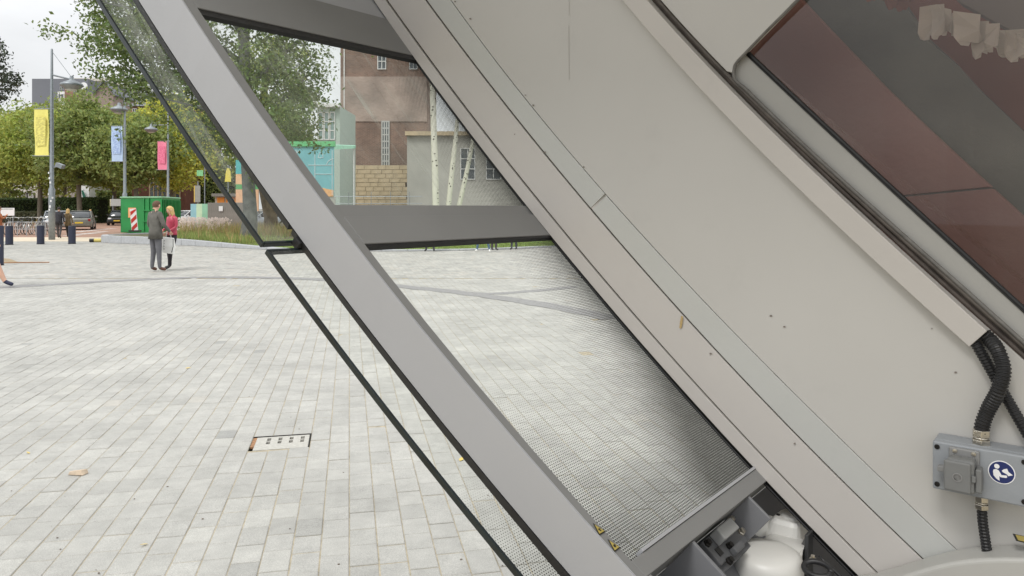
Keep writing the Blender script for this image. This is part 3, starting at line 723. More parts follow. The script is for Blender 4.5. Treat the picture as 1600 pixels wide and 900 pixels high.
slab('reflected_brown_board', [(1400, -20), (1452, 60), (1492, 96), (1530, 138), (1600, 204), (1800, 396), (1900, 100), (1640, -60), (1500, -120)], 1.84, .06, M_brn, 'dark brown board built for a reflection above the concrete in the angled window', 'board')
slab('added_back_wall', [(900, -400), (2600, -400), (2600, 1100), (1300, 1100)], 2.3, .1, mat('backing_wall_grey', lin(92, 88, 82), .9, var=.1), 'grey wall added to close off light behind the angled window', 'wall')  # wall added so daylight does not flood in behind the glass
slab('reflected_beam', [(1455, -40), (1500, 4), (1560, 38), (1640, 76), (1760, 120), (1760, -60)], 1.60, .04, mat('beam_paint', lin(120, 112, 104), .7, var=.08), 'pale brown beam built for a reflection across the top of the angled window', 'beam')
def ragged(name, label, top, n_, lo_, hi_, m, seed, u0):
    """strips of torn sheet hanging from a sloping line"""
    g = random.Random(seed); t = thing(name, label, 'torn film', Pu(*top[0], u0)); (xa, ya), (xb, yb) = top
    for i in range(n_):
        f_ = (i + g.uniform(-.2, .2)) / max(1, n_ - 1); cx_ = xa + (xb - xa) * f_; y0_ = ya + (yb - ya) * f_; w_ = abs(xb - xa) / n_ * g.uniform(1.2, 2.4); L = g.uniform(lo_, hi_)
        left = [(cx_ - w_ / 2 + g.uniform(-2, 2), y0_ + L * q + g.uniform(-2, 2)) for q in (0, .4, .75)]; right = [(cx_ + w_ / 2 + g.uniform(-2, 2), y0_ + L * q + g.uniform(-2, 2)) for q in (.8, .45, 0)]
        end = [(cx_ - w_ * .42, y0_ + L * g.uniform(.85, 1.0)), (cx_ - w_ * .25, y0_ + L * g.uniform(.98, 1.08)), (cx_ + w_ * .05, y0_ + L * g.uniform(.96, 1.06)), (cx_ + w_ * .1, y0_ + L * g.uniform(.82, .95)), (cx_ + w_ * .4, y0_ + L * g.uniform(.82, .98))]
        pts = left + end + right; uu = u0 + g.uniform(-.03, .03); tw_ = g.uniform(-.0009, .0009)
        q = [Pu(x, y, u0, uu + (x - cx_) * tw_ + .006 * math.sin(y * .25 + i)) for x, y in pts]; b = MB(); b.prism(q, [v + Vector((UX[0], UX[1], 0)) * .002 for v in q]); b.build('film_strip', m, t)
ragged('torn_film', 'ragged pale torn film hanging behind the angled window', [(1446, 4), (1640, 66)], 12, 32, 62, M_film, 5, 1.50)
ragged('torn_paper', 'ragged brown torn paper at the head of the angled window', [(1335, -24), (1440, -14)], 8, 14, 40, M_brn, 9, 1.52)

# ---- junction box on the panel
M_box = mat('box_grey', lin(142, 146, 150), .5, var=.05, scale=30, bump=.06, bscale=400)
M_chrome = mat('nickel', lin(196, 190, 178), .28, 1, var=.12, scale=60); M_dark = mat('hose_black', (.014, .014, .015), .45, var=.3, scale=60)
UB = UP - .055
jb = thing('junction_box', 'grey junction box with socket and blue round sticker on the steel panel', 'junction box', Pu(1530, 735, UP))
n0, z0 = nzat(1457, 688, UB); n1, z1 = nzat(1457, 763, UB); nR = nzat(1609, 740, UB)[0]
def bxp(b, u0_, u1_, na, nb, za, zb):
    q = [Wp(u0_, na, za), Wp(u0_, nb, za), Wp(u0_, nb, zb), Wp(u0_, na, zb)]; r = [Wp(u1_, na, za), Wp(u1_, nb, za), Wp(u1_, nb, zb), Wp(u1_, na, zb)]
    b.prism(q, r); return b
b = MB(); bxp(b, UB + .012, UP - .0035, n0, nR, z1, z0); b.build('box_base', M_box, jb, bevel=.003)
b = MB(); bxp(b, UB, UB + .0115, n0, nR, z1, z0); b.build('box_lid', M_box, jb, bevel=.0025)
RU = Matrix(((-UX[0], NX[0], 0), (-UX[1], NX[1], 0), (0, 0, 1))).to_3x3()   # local x = towards camera (-u), y = n, z up
AXU = Matrix(((0, NX[0], -UX[0]), (0, NX[1], -UX[1]), (1, 0, 0)))            # local z = -u
for n_, z_ in ((n0 - .006, z0 - .008), (n0 - .006, z1 + .008), (nR + .006, z0 - .008), (nR + .006, z1 + .008)):
    b = MB(); b.lathe([(.0036, 0), (.0036, .001), (.0022, .0012), (.0018, -.0008), (.0005, -.0008)], Wp(UB - .0004, n_, z_), AXU, 12)
    b.build('screw', M_iron, jb)
# hinged socket cover
c_n, c_z = nzat(1507, 736, UB)
sk = MB(); bxp(sk, UB - .006, UB + .0005, c_n + .019, c_n - .019, c_z - .026, c_z + .033); sk = sk.build('socket_flange', M_frame, jb, bevel=.002)
M_sock = mat('socket_grey', lin(112, 113, 112), .55, var=.05, scale=40)
b = MB(); bxp(b, UB - .030, UB - .0065, c_n + .018, c_n - .016, c_z - .023, c_z + .024); so = b.build('socket_body', M_sock, jb, bevel=.004)
b = MB(); bxp(b, UB - .036, UB - .0308, c_n + .021, c_n - .012, c_z - .021, c_z + .022); so2 = b.build('socket_lid', M_sock, jb, bevel=.0025)
b = MB(); bxp(b, UB - .029, UB - .008, c_n - .0165, c_n - .024, c_z - .019, c_z + .014); b.build('latch', M_sock, jb, bevel=.002)
b = MB(); bxp(b, UB - .022, UB - .012, c_n + .031, c_n + .0185, c_z - .001, c_z + .007); b.build('latch_pin', M_frame, jb, bevel=.001)
b = MB(); bxp(b, UB - .033, UB - .0305, c_n - .0125, c_n - .0175, c_z - .004, c_z + .005); b.build('lid_hook', M_sock, jb, bevel=.0008)
b = MB(); b.lathe([(.0062, 0), (.0062, .0006), (.0048, .0007), (.0048, 0)], Wp(UB - .0362, c_n + .004, c_z), AXU, 20); b.build('lid_emblem', M_frame, so2)
for dn in (.011, -.012):
    b = MB(); b.lathe([(.003, 0), (.003, .0015), (.0008, .0018)], Wp(UB - .0062, c_n + dn, c_z + .0285), AXU, 10); b.build('screw', M_chrome, jb)
# blue mandatory-action sticker: reader with an open manual
sn, szz = nzat(1565, 738, UB); SR = .0162
bs = thing('round_sticker', 'round blue sticker of a white figure reading a manual, on the junction box', 'sticker', Wp(UB, sn, szz))
M_blue = mat('sign_blue', lin(24, 40, 96), .4, var=.05); M_wht = mat('sign_white', (.8, .8, .8), .45, var=.02)
def disc(r, uu, name, m):
    pts = [Wp(uu, sn + r * math.cos(a), szz + r * math.sin(a)) for a in np.linspace(0, 2 * math.pi, 41)[:-1]]; flat(name, pts, m, bs, .0002)
disc(SR, UB - .0003, 'sticker_rim', M_wht); disc(SR * .92, UB - .0006, 'sticker_field', M_blue)
def pic(name, pts):    # local x to the viewer's right (towards -n), unit = SR
    flat(name, [Wp(UB - .0009, sn - x * SR, szz + y * SR) for x, y in pts], M_wht, bs, .0002)
pic('head_shape', [(-.34 + .2 * math.cos(a), .47 + .2 * math.sin(a)) for a in np.linspace(0, 6.28, 15)[:-1]])
pic('body_shape', [(-.62, -.02), (-.58, .14), (-.38, .22), (-.2, .14), (.0, -.22), (.36, -.18), (.42, -.3), (.34, -.4), (-.06, -.42), (-.16, -.34), (-.14, -.74), (-.36, -.62), (-.58, -.36)])
pic('book_shape', [(.02, .16), (.14, .3), (.4, .42), (.5, .16), (.82, -.06), (.5, -.2), (.36, -.06), (.2, .0), (.08, .06)])
# cable glands and corrugated hoses
def hexnut(b, c, r, h0, h1): b.lathe([(r, h0), (r, h1)], c, None, 6)
def gland(px, y0, y1, name, label, r):
    n_, za = nzat(px, y0, UP - .028); _, zb = nzat(px, y1, UP - .028); c = Wp(UP - .028, n_, 0); hh = zb - za
    g = thing(name, label, 'cable gland', c + Vector((0, 0, za)))
    b = MB(); hexnut(b, c, r, za, za + hh * .40); b.build('hex_nut', M_chrome, g, bevel=.0008)
    b = MB(); b.smooth = True; b.lathe([(r * .82, za + hh * .41), (r * .82, za + hh * .55)], c, None, 16); b.build('thread', M_chrome, g)
    b = MB(); hexnut(b, c, r * .96, za + hh * .56, za + hh); b.build('cap_nut', M_chrome, g, bevel=.0008)
    return c
n_, zt = nzat(1533, 695, UP - .028)
gland(1533, 696, 671, 'cable_gland', 'bright metal cable gland on top of the grey junction box', .0125)
gland(1534, 795, 775, 'cable_gland', 'bright metal cable gland under the grey junction box', .0095)
def hose(name, pix, r, label, pitch=.0046, ud=UP - .02):
    pts = [Pu(x, y, u_, u_) for x, y, u_ in pix]; Q = []
    for i in range(len(pts) - 1):
        a0, a1, a2, a3 = pts[max(i - 1, 0)], pts[i], pts[i + 1], pts[min(i + 2, len(pts) - 1)]
        for t in range(40):
            t_ = t / 40; Q.append(.5 * (2 * a1 + (a2 - a0) * t_ + (2 * a0 - 5 * a1 + 4 * a2 - a3) * t_ ** 2 + (3 * a1 - a0 - 3 * a2 + a3) * t_ ** 3))
    Q.append(pts[-1]); R_, Pp, acc = [], [], 0; step = pitch / 4; cum = [0]
    for i in range(1, len(Q)): cum.append(cum[-1] + (Q[i] - Q[i - 1]).length)
    m_ = int(cum[-1] / step); j = 0
    for k_ in range(m_ + 1):
        s0 = k_ * step
        while j < len(Q) - 2 and cum[j + 1] < s0: j += 1
        f_ = (s0 - cum[j]) / max(1e-9, cum[j + 1] - cum[j]); Pp.append(Q[j].lerp(Q[j + 1], min(1, f_))); R_.append(r * (1.0, 1.0, .86, .86)[k_ % 4])
    b = MB(); b.tube(Pp, R_, 12); return tag(b.build(name, M_dark, None), label, 'hose')
H1, H2 = UP - .016, UP - .028
hose('conduit_hose', [(1538.5, 522.5, H1), (1546, 530, H1), (1559, 548, H2), (1567.5, 578, H2 - .004), (1560, 610, H2 - .006), (1545, 638, H2), (1536, 660, H2), (1533.5, 676, H2)], .0104, 'thick black corrugated hose curving from the cable cover to the junction box')
hose('conduit_hose', [(1524, 536.5, H1), (1530, 546, H1), (1546, 574, UP - .015), (1566, 610, UP - .015), (1588, 648, UP - .015), (1612, 690, UP - .015), (1640, 740, UP - .015)], .0078, 'thin black corrugated hose passing straight behind the thick curved one')
hose('conduit_hose', [(1534, 790, H2), (1535.5, 815, H2), (1539, 840, H2), (1545, 880, H2), (1553, 930, H2)], .0070, 'black corrugated hose running down from the junction box behind the rounded housing')

# ---- rounded housing at the foot of the panel
M_house = mat('housing_white', lin(172, 171, 166), .4, var=.03, scale=8)
hs = [(1290, 903), (1343, 898), (1370, 893), (1405, 883.5), (1441, 872), (1470, 863.5), (1494, 857.5), (1520, 853.5), (1545, 851.2), (1575, 850), (1610, 850.5), (1660, 853), (1720, 860), (1800, 878), (1900, 920), (1960, 1000), (1960, 1200), (1290, 1200)]
b = MB(); b.prism([Wp(UP - .062, *nzat(*p, UP - .006)) for p in hs], [Pu(*p, UP - .006) for p in hs])
hz = tag(b.build('rounded_housing', M_house, None, bevel=.006, seg=4), 'rounded white housing standing at the foot of the steel panel', 'housing')
q = [Pu(x, y, UP - .1, UP - .1006) for x, y in ((1585, 874), (1602, 876), (1596, 884), (1590, 884))]
# sticker on the sloping rim of the housing
q = [Pu(x, y, UP - .07, UP - .07) for x, y in ((1584, 855), (1612, 857), (1608, 866), (1591, 865.5))]
c = sum(q, Vector()) / 4; st = thing('warning_sticker', 'yellow warning sticker with black edge on the rounded white housing', 'sticker', c)
b = MB(); top = max(hs, key=lambda p: -p[1])
zt = max(v.co.z for v in hz.data.vertices)
def onrim(dn, du): 
    n_ = nzat(1600, 860, UP - .03)[0] + dn; return Wp(UP - .034 + du, n_, zt + .0008)
for nm, s_, m_, dz in (('border', 1, M_blk, 0), ('face', .74, M_yel, .0006)):
    pts = [onrim(*(np.array(p) * s_)) + Vector((0, 0, dz)) for p in ((.008, -.012), (-.03, -.014), (-.03, .014), (.014, .012))]; flat(nm, pts, m_, st)

# ---- white cast hinge arm reaching under the panel edge
M_cast = mat('cast_white_paint', lin(214, 213, 208), .38, var=.03, scale=10, stain=.06)
UHG = 1.16
hg = thing('hinge_arm', 'white cast hinge arm with round boss below the sill', 'hinge', Pu(1220, 900, UHG))
def hn(px, py, U=UHG): return nzat(px, py, U)
# boss: upright rounded drum standing in front of the tray
UBO = 1.205; na, _ = nzat(1146, 880, UBO); nb, zc = nzat(1254, 882, UBO); cn = (na + nb) / 2; rb_ = abs(na - nb) / 2
b = MB(); b.smooth = True
b.lathe([(rb_, zc - .30), (rb_, zc - .014), (rb_ * .985, zc - .007), (rb_ * .93, zc + .001), (rb_ * .80, zc + .006), (rb_ * .5, zc + .009), (rb_ * .1, zc + .010)], Wp(UBO, cn, 0), None, 44)
b.build('boss', M_cast, hg)
# neck: shoulder climbing from the boss to the block behind the panel edge
b = MB(); b.smooth = True
def ringbox(cpx, cpy, hw, hu, U):
    n_, z_ = nzat(cpx, cpy, U); out = []
    for a in np.linspace(0, 2 * math.pi, 33)[:-1]:
        ca, sa = math.cos(a), math.sin(a); f_ = (abs(ca) ** 5 + abs(sa) ** 5) ** -.2
        out.append(Wp(U + hu * sa * f_, n_ - hw * ca * f_, z_))
    return out
b.loft([ringbox(1203, 900, .044, .042, UBO - .004), ringbox(1205, 882, .042, .040, UBO - .002), ringbox(1211, 868, .037, .038, UBO + .012), ringbox(1219, 857, .032, .035, UBO + .035), ringbox(1224, 848, .030, .033, UBO + .07), ringbox(1227, 842.5, .031, .033, UBO + .115)])
b.build('neck', M_cast, hg)
UBK = 1.335
b = MB(); b.loft([ringbox(1227, 842, .034, .038, UBK), ringbox(1228, 838, .034, .038, UBK), ringbox(1233, 812, .027, .032, UBK), ringbox(1235, 806, .022, .027, UBK)])
b.build('block', M_cast, hg, bevel=.002)
n_, z_ = nzat(1240, 806, UBK); b = MB(); b.smooth = True; b.lathe([(.020, z_ - .006), (.020, z_ + .001), (.0185, z_ + .003), (.004, z_ + .0035)], Wp(UBK, n_, 0), None, 28); b.build('round_cap', M_cast, hg)
n_, z_ = nzat(1219, 803, UBK); b = MB(); b.lathe([(.0035, z_ - .006), (.0035, z_ + .003), (.0015, z_ + .0035)], Wp(UBK - .01, n_, 0), None, 8); b.build('cap_screw', M_iron, hg)
# side arm curving down behind the boss
b = MB(); b.smooth = True; pts = [(1226, 826, UBK + .01), (1204, 818, UBK - .005), (1186, 826, UBK - .03), (1170, 842, UBK - .055), (1156, 862, UBK - .075), (1146, 890, UBK - .085), (1134, 935, UBK - .09)]
b.tube([Pu(x, y, u_) for x, y, u_ in pts], [.013, .014, .015, .016, .018, .02, .022], 18); b.build('side_arm', M_cast, hg)
# dark plate painted as the shade of the hollow beside the boss
M_pock = mat('hollow_shade_grey', lin(92, 92, 92), .5, var=.15, scale=40)
q = [(1206, 874), (1214, 866), (1226, 860), (1240, 859), (1250, 853), (1256, 842), (1268, 842), (1268, 930), (1206, 930)]
b = MB(); b.prism([Pu(x, y, UBO + .075) for x, y in q], [Pu(x, y, UBO + .075, UBO + .085) for x, y in q]); b.build('hollow_shade', M_pock, hg, bevel=.002)
b = MB(); b.prism([Pu(x, y, 1.262) for x, y in ((1257, 836), (1263, 836), (1263, 905), (1257, 905))], [Pu(x, y, 1.262, 1.288) for x, y in ((1257, 836), (1263, 836), (1263, 905), (1257, 905))]); b.build('guide_plate', mat('guide_grey', lin(70, 71, 72), .4, .3, var=.1), hg, bevel=.001)
UCB = 1.20
n_, z_ = nzat(1277, 889, UCB)
b = MB(); b.smooth = True; b.tube([Wp(UCB + .012 * math.sin(a), n_ - .020 * math.cos(a), z_ + .006 * math.sin(a)) for a in np.linspace(0, 6.2, 30)], .0046, 10); tag(b.build('cable_loop', M_dark, None), 'glossy black cable loop beside the white hinge arm', 'cable')
b = MB(); b.smooth = True; b.tube([Pu(x, y, UCB + .02) for x, y in ((1279, 868), (1288, 877), (1299, 887), (1312, 899), (1330, 922))], [.0012, .0022, .0028, .0028, .0028], 8); tag(b.build('cable_lead', M_dark, None), 'thin black cable lead with bare tip below the panel edge', 'cable')
b = MB(); b.lathe([(.006, 0), (.006, .008), (.0035, .009), (.0035, .013)], Pu(1270, 880, UCB + .03), None, 6); b.build('bolt', M_chrome, hg, bevel=.0005)
# motor plate bolted in the tray
mp_ = thing('mounting_bracket', 'dark grey bolted bracket plate with square cover inside the tray', 'bracket', Sf(1.1, 1.05, .07))
def trb(name, u0_, u1_, z0_, z1_, t0_, t1_, m, bev=.002): return sweep(name, m, z0_, z1_, u0_, u1_, t0_, t1_, parent=mp_, n_=3, bevel=bev)
M_brk = mat('bracket_grey', lin(92, 93, 95), .5, var=.08, scale=30)
trb('base_plate', 1.06, 1.198, 1.088, 1.1215, .058, .084, M_brk); trb('raised_plate', 1.078, 1.19, 1.094, 1.1205, .048, .0575, M_brk)
trb('square_cover', 1.104, 1.160, 1.1075, 1.1205, .028, .0475, mat('cover_grey', lin(150, 151, 150), .45, var=.04), .002)
trb('slot', 1.09, 1.103, 1.1, 1.108, .0465, .0478, M_blk, 0)
trb('side_lug', 1.118, 1.15, 1.092, 1.099, .036, .0475, M_brk, .002)
for u_, z_ in ((1.085, 1.116), (1.185, 1.1185), (1.184, 1.104), (1.128, 1.1015), (1.1, 1.092)):
    c = Sf(u_, z_, .045); s = dFz(z_); k_ = math.sqrt(1 + s * s); nv = Vector((-NX[0] / k_, -NX[1] / k_, s / k_)); RR = nv.to_track_quat('Z', 'Y').to_matrix()
    b = MB(); b.lathe([(.0065, -.004), (.0065, 0), (.0052, .0005), (.0052, .005), (.002, .0055)], c, RR, 6); b.build('hex_bolt', M_chrome if u_ > 1.15 else M_iron, mp_, bevel=.0005)

# ---- unseen slab overhead, added to shade the panel and frame
b = MB(); b.prism([Wp(u_, n_, 3.0) for u_, n_ in ((.1, -4), (3.2, -4), (3.2, 1.9), (.1, 1.9))], [Wp(u_, n_, 3.4) for u_, n_ in ((.1, -4), (3.2, -4), (3.2, 1.9), (.1, 1.9))])
tag(b.build('shade_slab', mat('shade_slab_grey', lin(196, 195, 192), .8, var=.06)), kind='structure')

# ------------------------------------------------------------------ buildings
M_brick = mat('brown_brick', lin(118, 92, 78), .9, var=.18, scale=2.5, bump=.3, bscale=20)
def brick_mat(name, c1, c2, mortar, sc=1.0):
    m = bpy.data.materials.new(name); m.use_nodes = True; n, l = m.node_tree.nodes, m.node_tree.links; b = n['Principled BSDF']; b.inputs['Roughness'].default_value = .9
    t = n.new('ShaderNodeTexCoord'); mp_ = n.new('ShaderNodeMapping'); l.new(t.outputs['Object'], mp_.inputs[0])
    ad = n.new('ShaderNodeVectorMath'); ad.operation = 'DOT_PRODUCT'; ad.inputs[1].default_value = (1, 1, 0); l.new(mp_.outputs[0], ad.inputs[0])
    sp = n.new('ShaderNodeSeparateXYZ'); l.new(mp_.outputs[0], sp.inputs[0]); cb = n.new('ShaderNodeCombineXYZ'); l.new(ad.outputs['Value'], cb.inputs[0]); l.new(sp.outputs[2], cb.inputs[1])
    br = n.new('ShaderNodeTexBrick'); l.new(cb.outputs[0], br.inputs['Vector']); br.inputs['Scale'].default_value = 1
    br.inputs['Brick Width'].default_value = .44 * sc; br.inputs['Row Height'].default_value = .15 * sc; br.inputs['Mortar Size'].default_value = .02 * sc
    br.inputs['Color1'].default_value = (*c1, 1); br.inputs['Color2'].default_value = (*c2, 1); br.inputs['Mortar'].default_value = (*mortar, 1)
    nn = n.new('ShaderNodeTexNoise'); nn.inputs['Scale'].default_value = .35; nn.inputs['Detail'].default_value = 7; l.new(mp_.outputs[0], nn.inputs['Vector'])
    r = n.new('ShaderNodeMapRange'); r.inputs[1].default_value = .3; r.inputs[2].default_value = .7; r.inputs[3].default_value = .7; r.inputs[4].default_value = 1.25; l.new(nn.outputs[0], r.inputs[0])
    x = n.new('ShaderNodeMix'); x.data_type = 'RGBA'; x.blend_type = 'MULTIPLY'; x.inputs[0].default_value = 1; l.new(br.outputs[0], x.inputs[6]); l.new(r.outputs[0], x.inputs[7])
    l.new(x.outputs[2], b.inputs['Base Color']); return m
M_tower = brick_mat('tower_brick', lin(128, 100, 86), lin(106, 82, 72), lin(140, 124, 112))
M_redbr = brick_mat('red_brick', lin(150, 108, 90), lin(128, 90, 76), lin(150, 130, 116))
M_glz = mat('dark_window_glass', lin(70, 78, 84), .12, var=.3, scale=1.5, spec=.8)
M_fr = mat('window_white', (.7, .7, .68), .5, var=.05)
M_roof = mat('slate_roof', lin(112, 114, 120), .8, var=.12, scale=2)
M_lime = mat('pale_limestone', lin(186, 168, 138), .9, var=.14, scale=1.2, bump=.3, bscale=8)
def building(name, label, px0, px1, d, depth, ytop, m, z0=0, rz=0, cat='building'):
    """box building whose front spans two picture columns at distance d; returns (root, x0, x1, ztop)"""
    x0, x1 = gx(px0, d), gx(px1, d); zt = EYE + (HORIZ - ytop) / FPX * d
    r = thing(name, label, cat, ((x0 + x1) / 2, d, 0))
    b = MB(); b.box(((x0 + x1) / 2, d + depth / 2, (z0 + zt) / 2), (x1 - x0, depth, zt - z0)); b.build('wall', m, r)
    return r, x0, x1, zt
def window(r, px0, px1, y0, y1, d, nx=1, ny=1, m=None, fr=None, bar=.09, proud=.12):
    x0, x1 = gx(px0, d), gx(px1, d); za, zb = EYE + (HORIZ - y1) / FPX * d, EYE + (HORIZ - y0) / FPX * d
    b = MB(); b.box(((x0 + x1) / 2, d - .03, (za + zb) / 2), (x1 - x0, .06, zb - za)); wv = b.build('window', m or M_glz, r)
    b = MB(); t = bar
    for i in range(nx + 1): b.box((x0 + (x1 - x0) * i / nx, d - .1, (za + zb) / 2), (t, .08, zb - za + t))
    for j in range(ny + 1): b.box(((x0 + x1) / 2, d - .101, za + (zb - za) * j / ny), (x1 - x0 + t, .08, t))
    b.build('window_frame', fr or M_fr, wv)
# museum tower with limestone base, its low wing
TD = 95
tw, x0, x1, zt = building('brick_tower', 'tall brown brick tower with small white window and limestone base', 532, 668, TD, 11, -110, M_tower)
window(tw, 590.5, 603, 84, 108, TD, 2, 2); window(tw, 597, 608, 190, 262, TD, 3, 7, bar=.16, fr=mat('pale_grille', lin(176, 176, 172), .6))
window(tw, 640, 652, 84, 108, TD, 2, 2)
b = MB(); b.box((gx(532, TD) + .5, TD - .1, 20), (.12, .12, 36)); b.build('downpipe', M_fr, tw)
for y0_, y1_, nm in ((120, 190, 'reflection_band'),):
    za, zb2 = EYE + (HORIZ - y1_) / FPX * TD, EYE + (HORIZ - y0_) / FPX * TD; b = MB(); b.box((gx(600, TD), TD - .06, (za + zb2) / 2), (gx(667.5, TD) - gx(532.5, TD), .1, zb2 - za)); b.build(nm, brick_mat('reflection_brick', lin(160, 142, 132), lin(148, 130, 120), lin(156, 142, 132)), tw)  # paler brick paints a reflection in the glass onto the tower
ls = MB(); r_ = random.Random(3); sm = []
for w_ in (1.0, 1.35, 1.75):
    q = MB(); q.box((0, 0, 0), (w_ - .05, .5, .5)); me = q.mesh('stone_block', M_lime); sm.append((w_, me))
zb = EYE + (HORIZ - 258) / FPX * TD; z_ = .0; row = 0
while z_ < zb - .2:
    x = gx(527, TD) + (0 if row % 2 else -.5)
    while x < gx(634, TD):
        w_, me = r_.choice(sm); o = bpy.data.objects.new('stone_block', me); COL.objects.link(o); o.location = (x + w_ / 2, TD - .45 + r_.uniform(-.03, .03), z_ + .27); put(o, tw); x += w_
    z_ += .55; row += 1
b = MB(); b.box((gx(580, TD), TD - .38, zb / 2), (gx(634, TD) - gx(527, TD), .5, zb - .1)); b.build('base_wall', mat('lime_mortar', lin(150, 134, 110), .95), tw)
lw, *_ = building('museum_wing', 'low pale grey museum wing beside the brick tower', 636, 1120, 92, 16, 212, mat('pale_render', lin(168, 166, 158), .9, var=.1, scale=.4, stain=.2))
for px in (720, 760, 800, 840): window(lw, px, px + 22, 232, 280, 92, 2, 3)
b = MB(); b.box((gx(878, 92), 91.8, EYE + (HORIZ - 209) / FPX * 92), (gx(1122, 92) - gx(634, 92), .8, .5)); b.build('cornice', M_lime, lw)
gb, *_ = building('glazed_stair', 'pale green glazed stair block beside the brick tower', 496, 531, 80, 8, 166, mat('pale_green_panel', lin(176, 190, 180), .6, var=.08))
for px in (498, 507, 516): window(gb, px, px + 7, 176, 218, 80, 1, 3, m=mat('green_glass', lin(128, 150, 146), .15, var=.15))
b = MB(); b.box((gx(512, 80), 79.6, EYE + (HORIZ - 166) / FPX * 80), (2.9, .9, .35)); b.build('cornice', M_fr, gb)
# green awning at the tower
aw = thing('awning', 'pale green flat awning at the foot of the brick tower', 'awning', (gx(530, 78), 77, 0))
b = MB(); b.prism([at(x, y, 77) for x, y in ((503, 225), (556, 227), (556, 231), (503, 234))], [at(x, y, 75.5) for x, y in ((501, 226), (554, 228), (554, 232), (501, 235))]); b.build('awning_roof', mat('awning_green', lin(150, 196, 172), .6), aw)
b = MB()
for px in (505, 553): b.tube([(gx(px, 76), 76, 0), at(px, 230, 76)], .06, 6)
b.build('awning_post', M_fr, aw)
# far blocks on the left
D1 = 260
go, *_ = building('office_block', 'dark grey flat-roofed office block with round white sign, above the trees', 50, 137, D1, 30, 123, mat('grey_cladding', lin(118, 120, 126), .8, var=.05, scale=.1))
b = MB(); b.box((gx(124, D1), D1 - .4, at(0, 134, D1).z), (2.6, .3, 1.0)); b.build('sign_lettering', M_wht, go)
b = MB(); b.lathe([(1.25, 0), (1.25, .3)], (gx(131.5, D1), D1 - .1, at(0, 134.5, D1).z), Matrix.Rotation(math.pi / 2, 3, 'X'), 24); b.build('sign_disc', M_wht, go)
for i in range(7): window(go, 114 + i * 3, 116 + i * 3, 141, 144, D1, 1, 1, bar=.05)
window(go, 94, 99, 136, 140, D1, 2, 1, bar=.05)
cb_, *_ = building('cream_block', 'cream apartment block behind the dark grey office block', 117, 172, 300, 20, 125, mat('cream_render', lin(222, 216, 200), .9, var=.03))
b = MB(); b.box((gx(145, 300), 299.6, at(0, 125, 300).z), (gx(174, 300) - gx(115, 300), 1.6, 1.1)); b.build('parapet', mat('cream_trim', lin(205, 200, 188), .8), cb_)
for i in range(3): window(cb_, 142 + 6 * i, 144.5 + 6 * i, 133, 141, 300, 1, 2, bar=.08)
gh = thing('gabled_house', 'grey-brown gabled house with tall brick chimney above the trees', 'house', (gx(135, 170), 170, 0))
b = MB(); P5 = [(100, 340), (100, 137), (113, 137), (113, 146), (146, 146), (160, 128), (176, 148), (176, 340)]
b.prism([at(x, y, 170) for x, y in ((113, 340), (113, 146), (146, 146), (161, 128), (177, 148), (177, 340))], [at(x, y, 170) + Vector((0, 10, 0)) for x, y in ((113, 340), (113, 146), (146, 146), (161, 128), (177, 148), (177, 340))]); b.build('wall', mat('taupe_brick', lin(150, 134, 124), .9, var=.08), gh)
b = MB(); b.prism([at(x, y, 169) for x, y in ((101, 340), (101, 136), (114, 137), (114, 340))], [at(x, y, 172) for x, y in ((101, 340), (101, 136), (114, 137), (114, 340))]); b.build('chimney', M_redbr, gh)
b = MB()
for xa, ya, xb, yb in ((145, 147, 161.5, 127), (161, 127, 178, 149)):
    b.prism([at(xa, ya, 169.4), at(xb, yb, 169.4), at(xb, yb - 2, 169.4), at(xa, ya - 2, 169.4)], [at(xa, ya, 169.4) + Vector((0, 11, 0)), at(xb, yb, 169.4) + Vector((0, 11, 0)), at(xb, yb - 2, 169.4) + Vector((0, 11, 0)), at(xa, ya - 2, 169.4) + Vector((0, 11, 0))])
b.build('roof', M_roof, gh)
wh, *_ = building('glass_house_front', 'white rendered house front with tilted blue windows between the trees', 90, 101, 175, 6, 143, mat('white_render', lin(226, 226, 222), .9, var=.03))
window(wh, 91.5, 94.5, 147, 154, 175, 1, 1); window(wh, 96, 99.5, 147, 154, 175, 1, 1)
# brick house with slate roof
bh, x0, x1, zt = building('brick_villa', 'red brick house under a slate roof behind the tree row', 203, 300, 120, 12, 166, M_redbr)
b = MB(); za = at(0, 166, 120).z; zr_ = at(0, 143, 120).z
b.prism([(x0 - .4, 119.6, za), (x1 + .4, 119.6, za), (x1 + .4, 132.4, za), (x0 - .4, 132.4, za)], [(x0 + 1, 125, zr_), (x1 - 1, 125, zr_), (x1 - 1, 127, zr_), (x0 + 1, 127, zr_)]); b.build('roof', M_roof, bh)
for i in range(5): window(bh, 208 + i * 13, 214 + i * 13, 170, 180, 120, 2, 2, bar=.07)
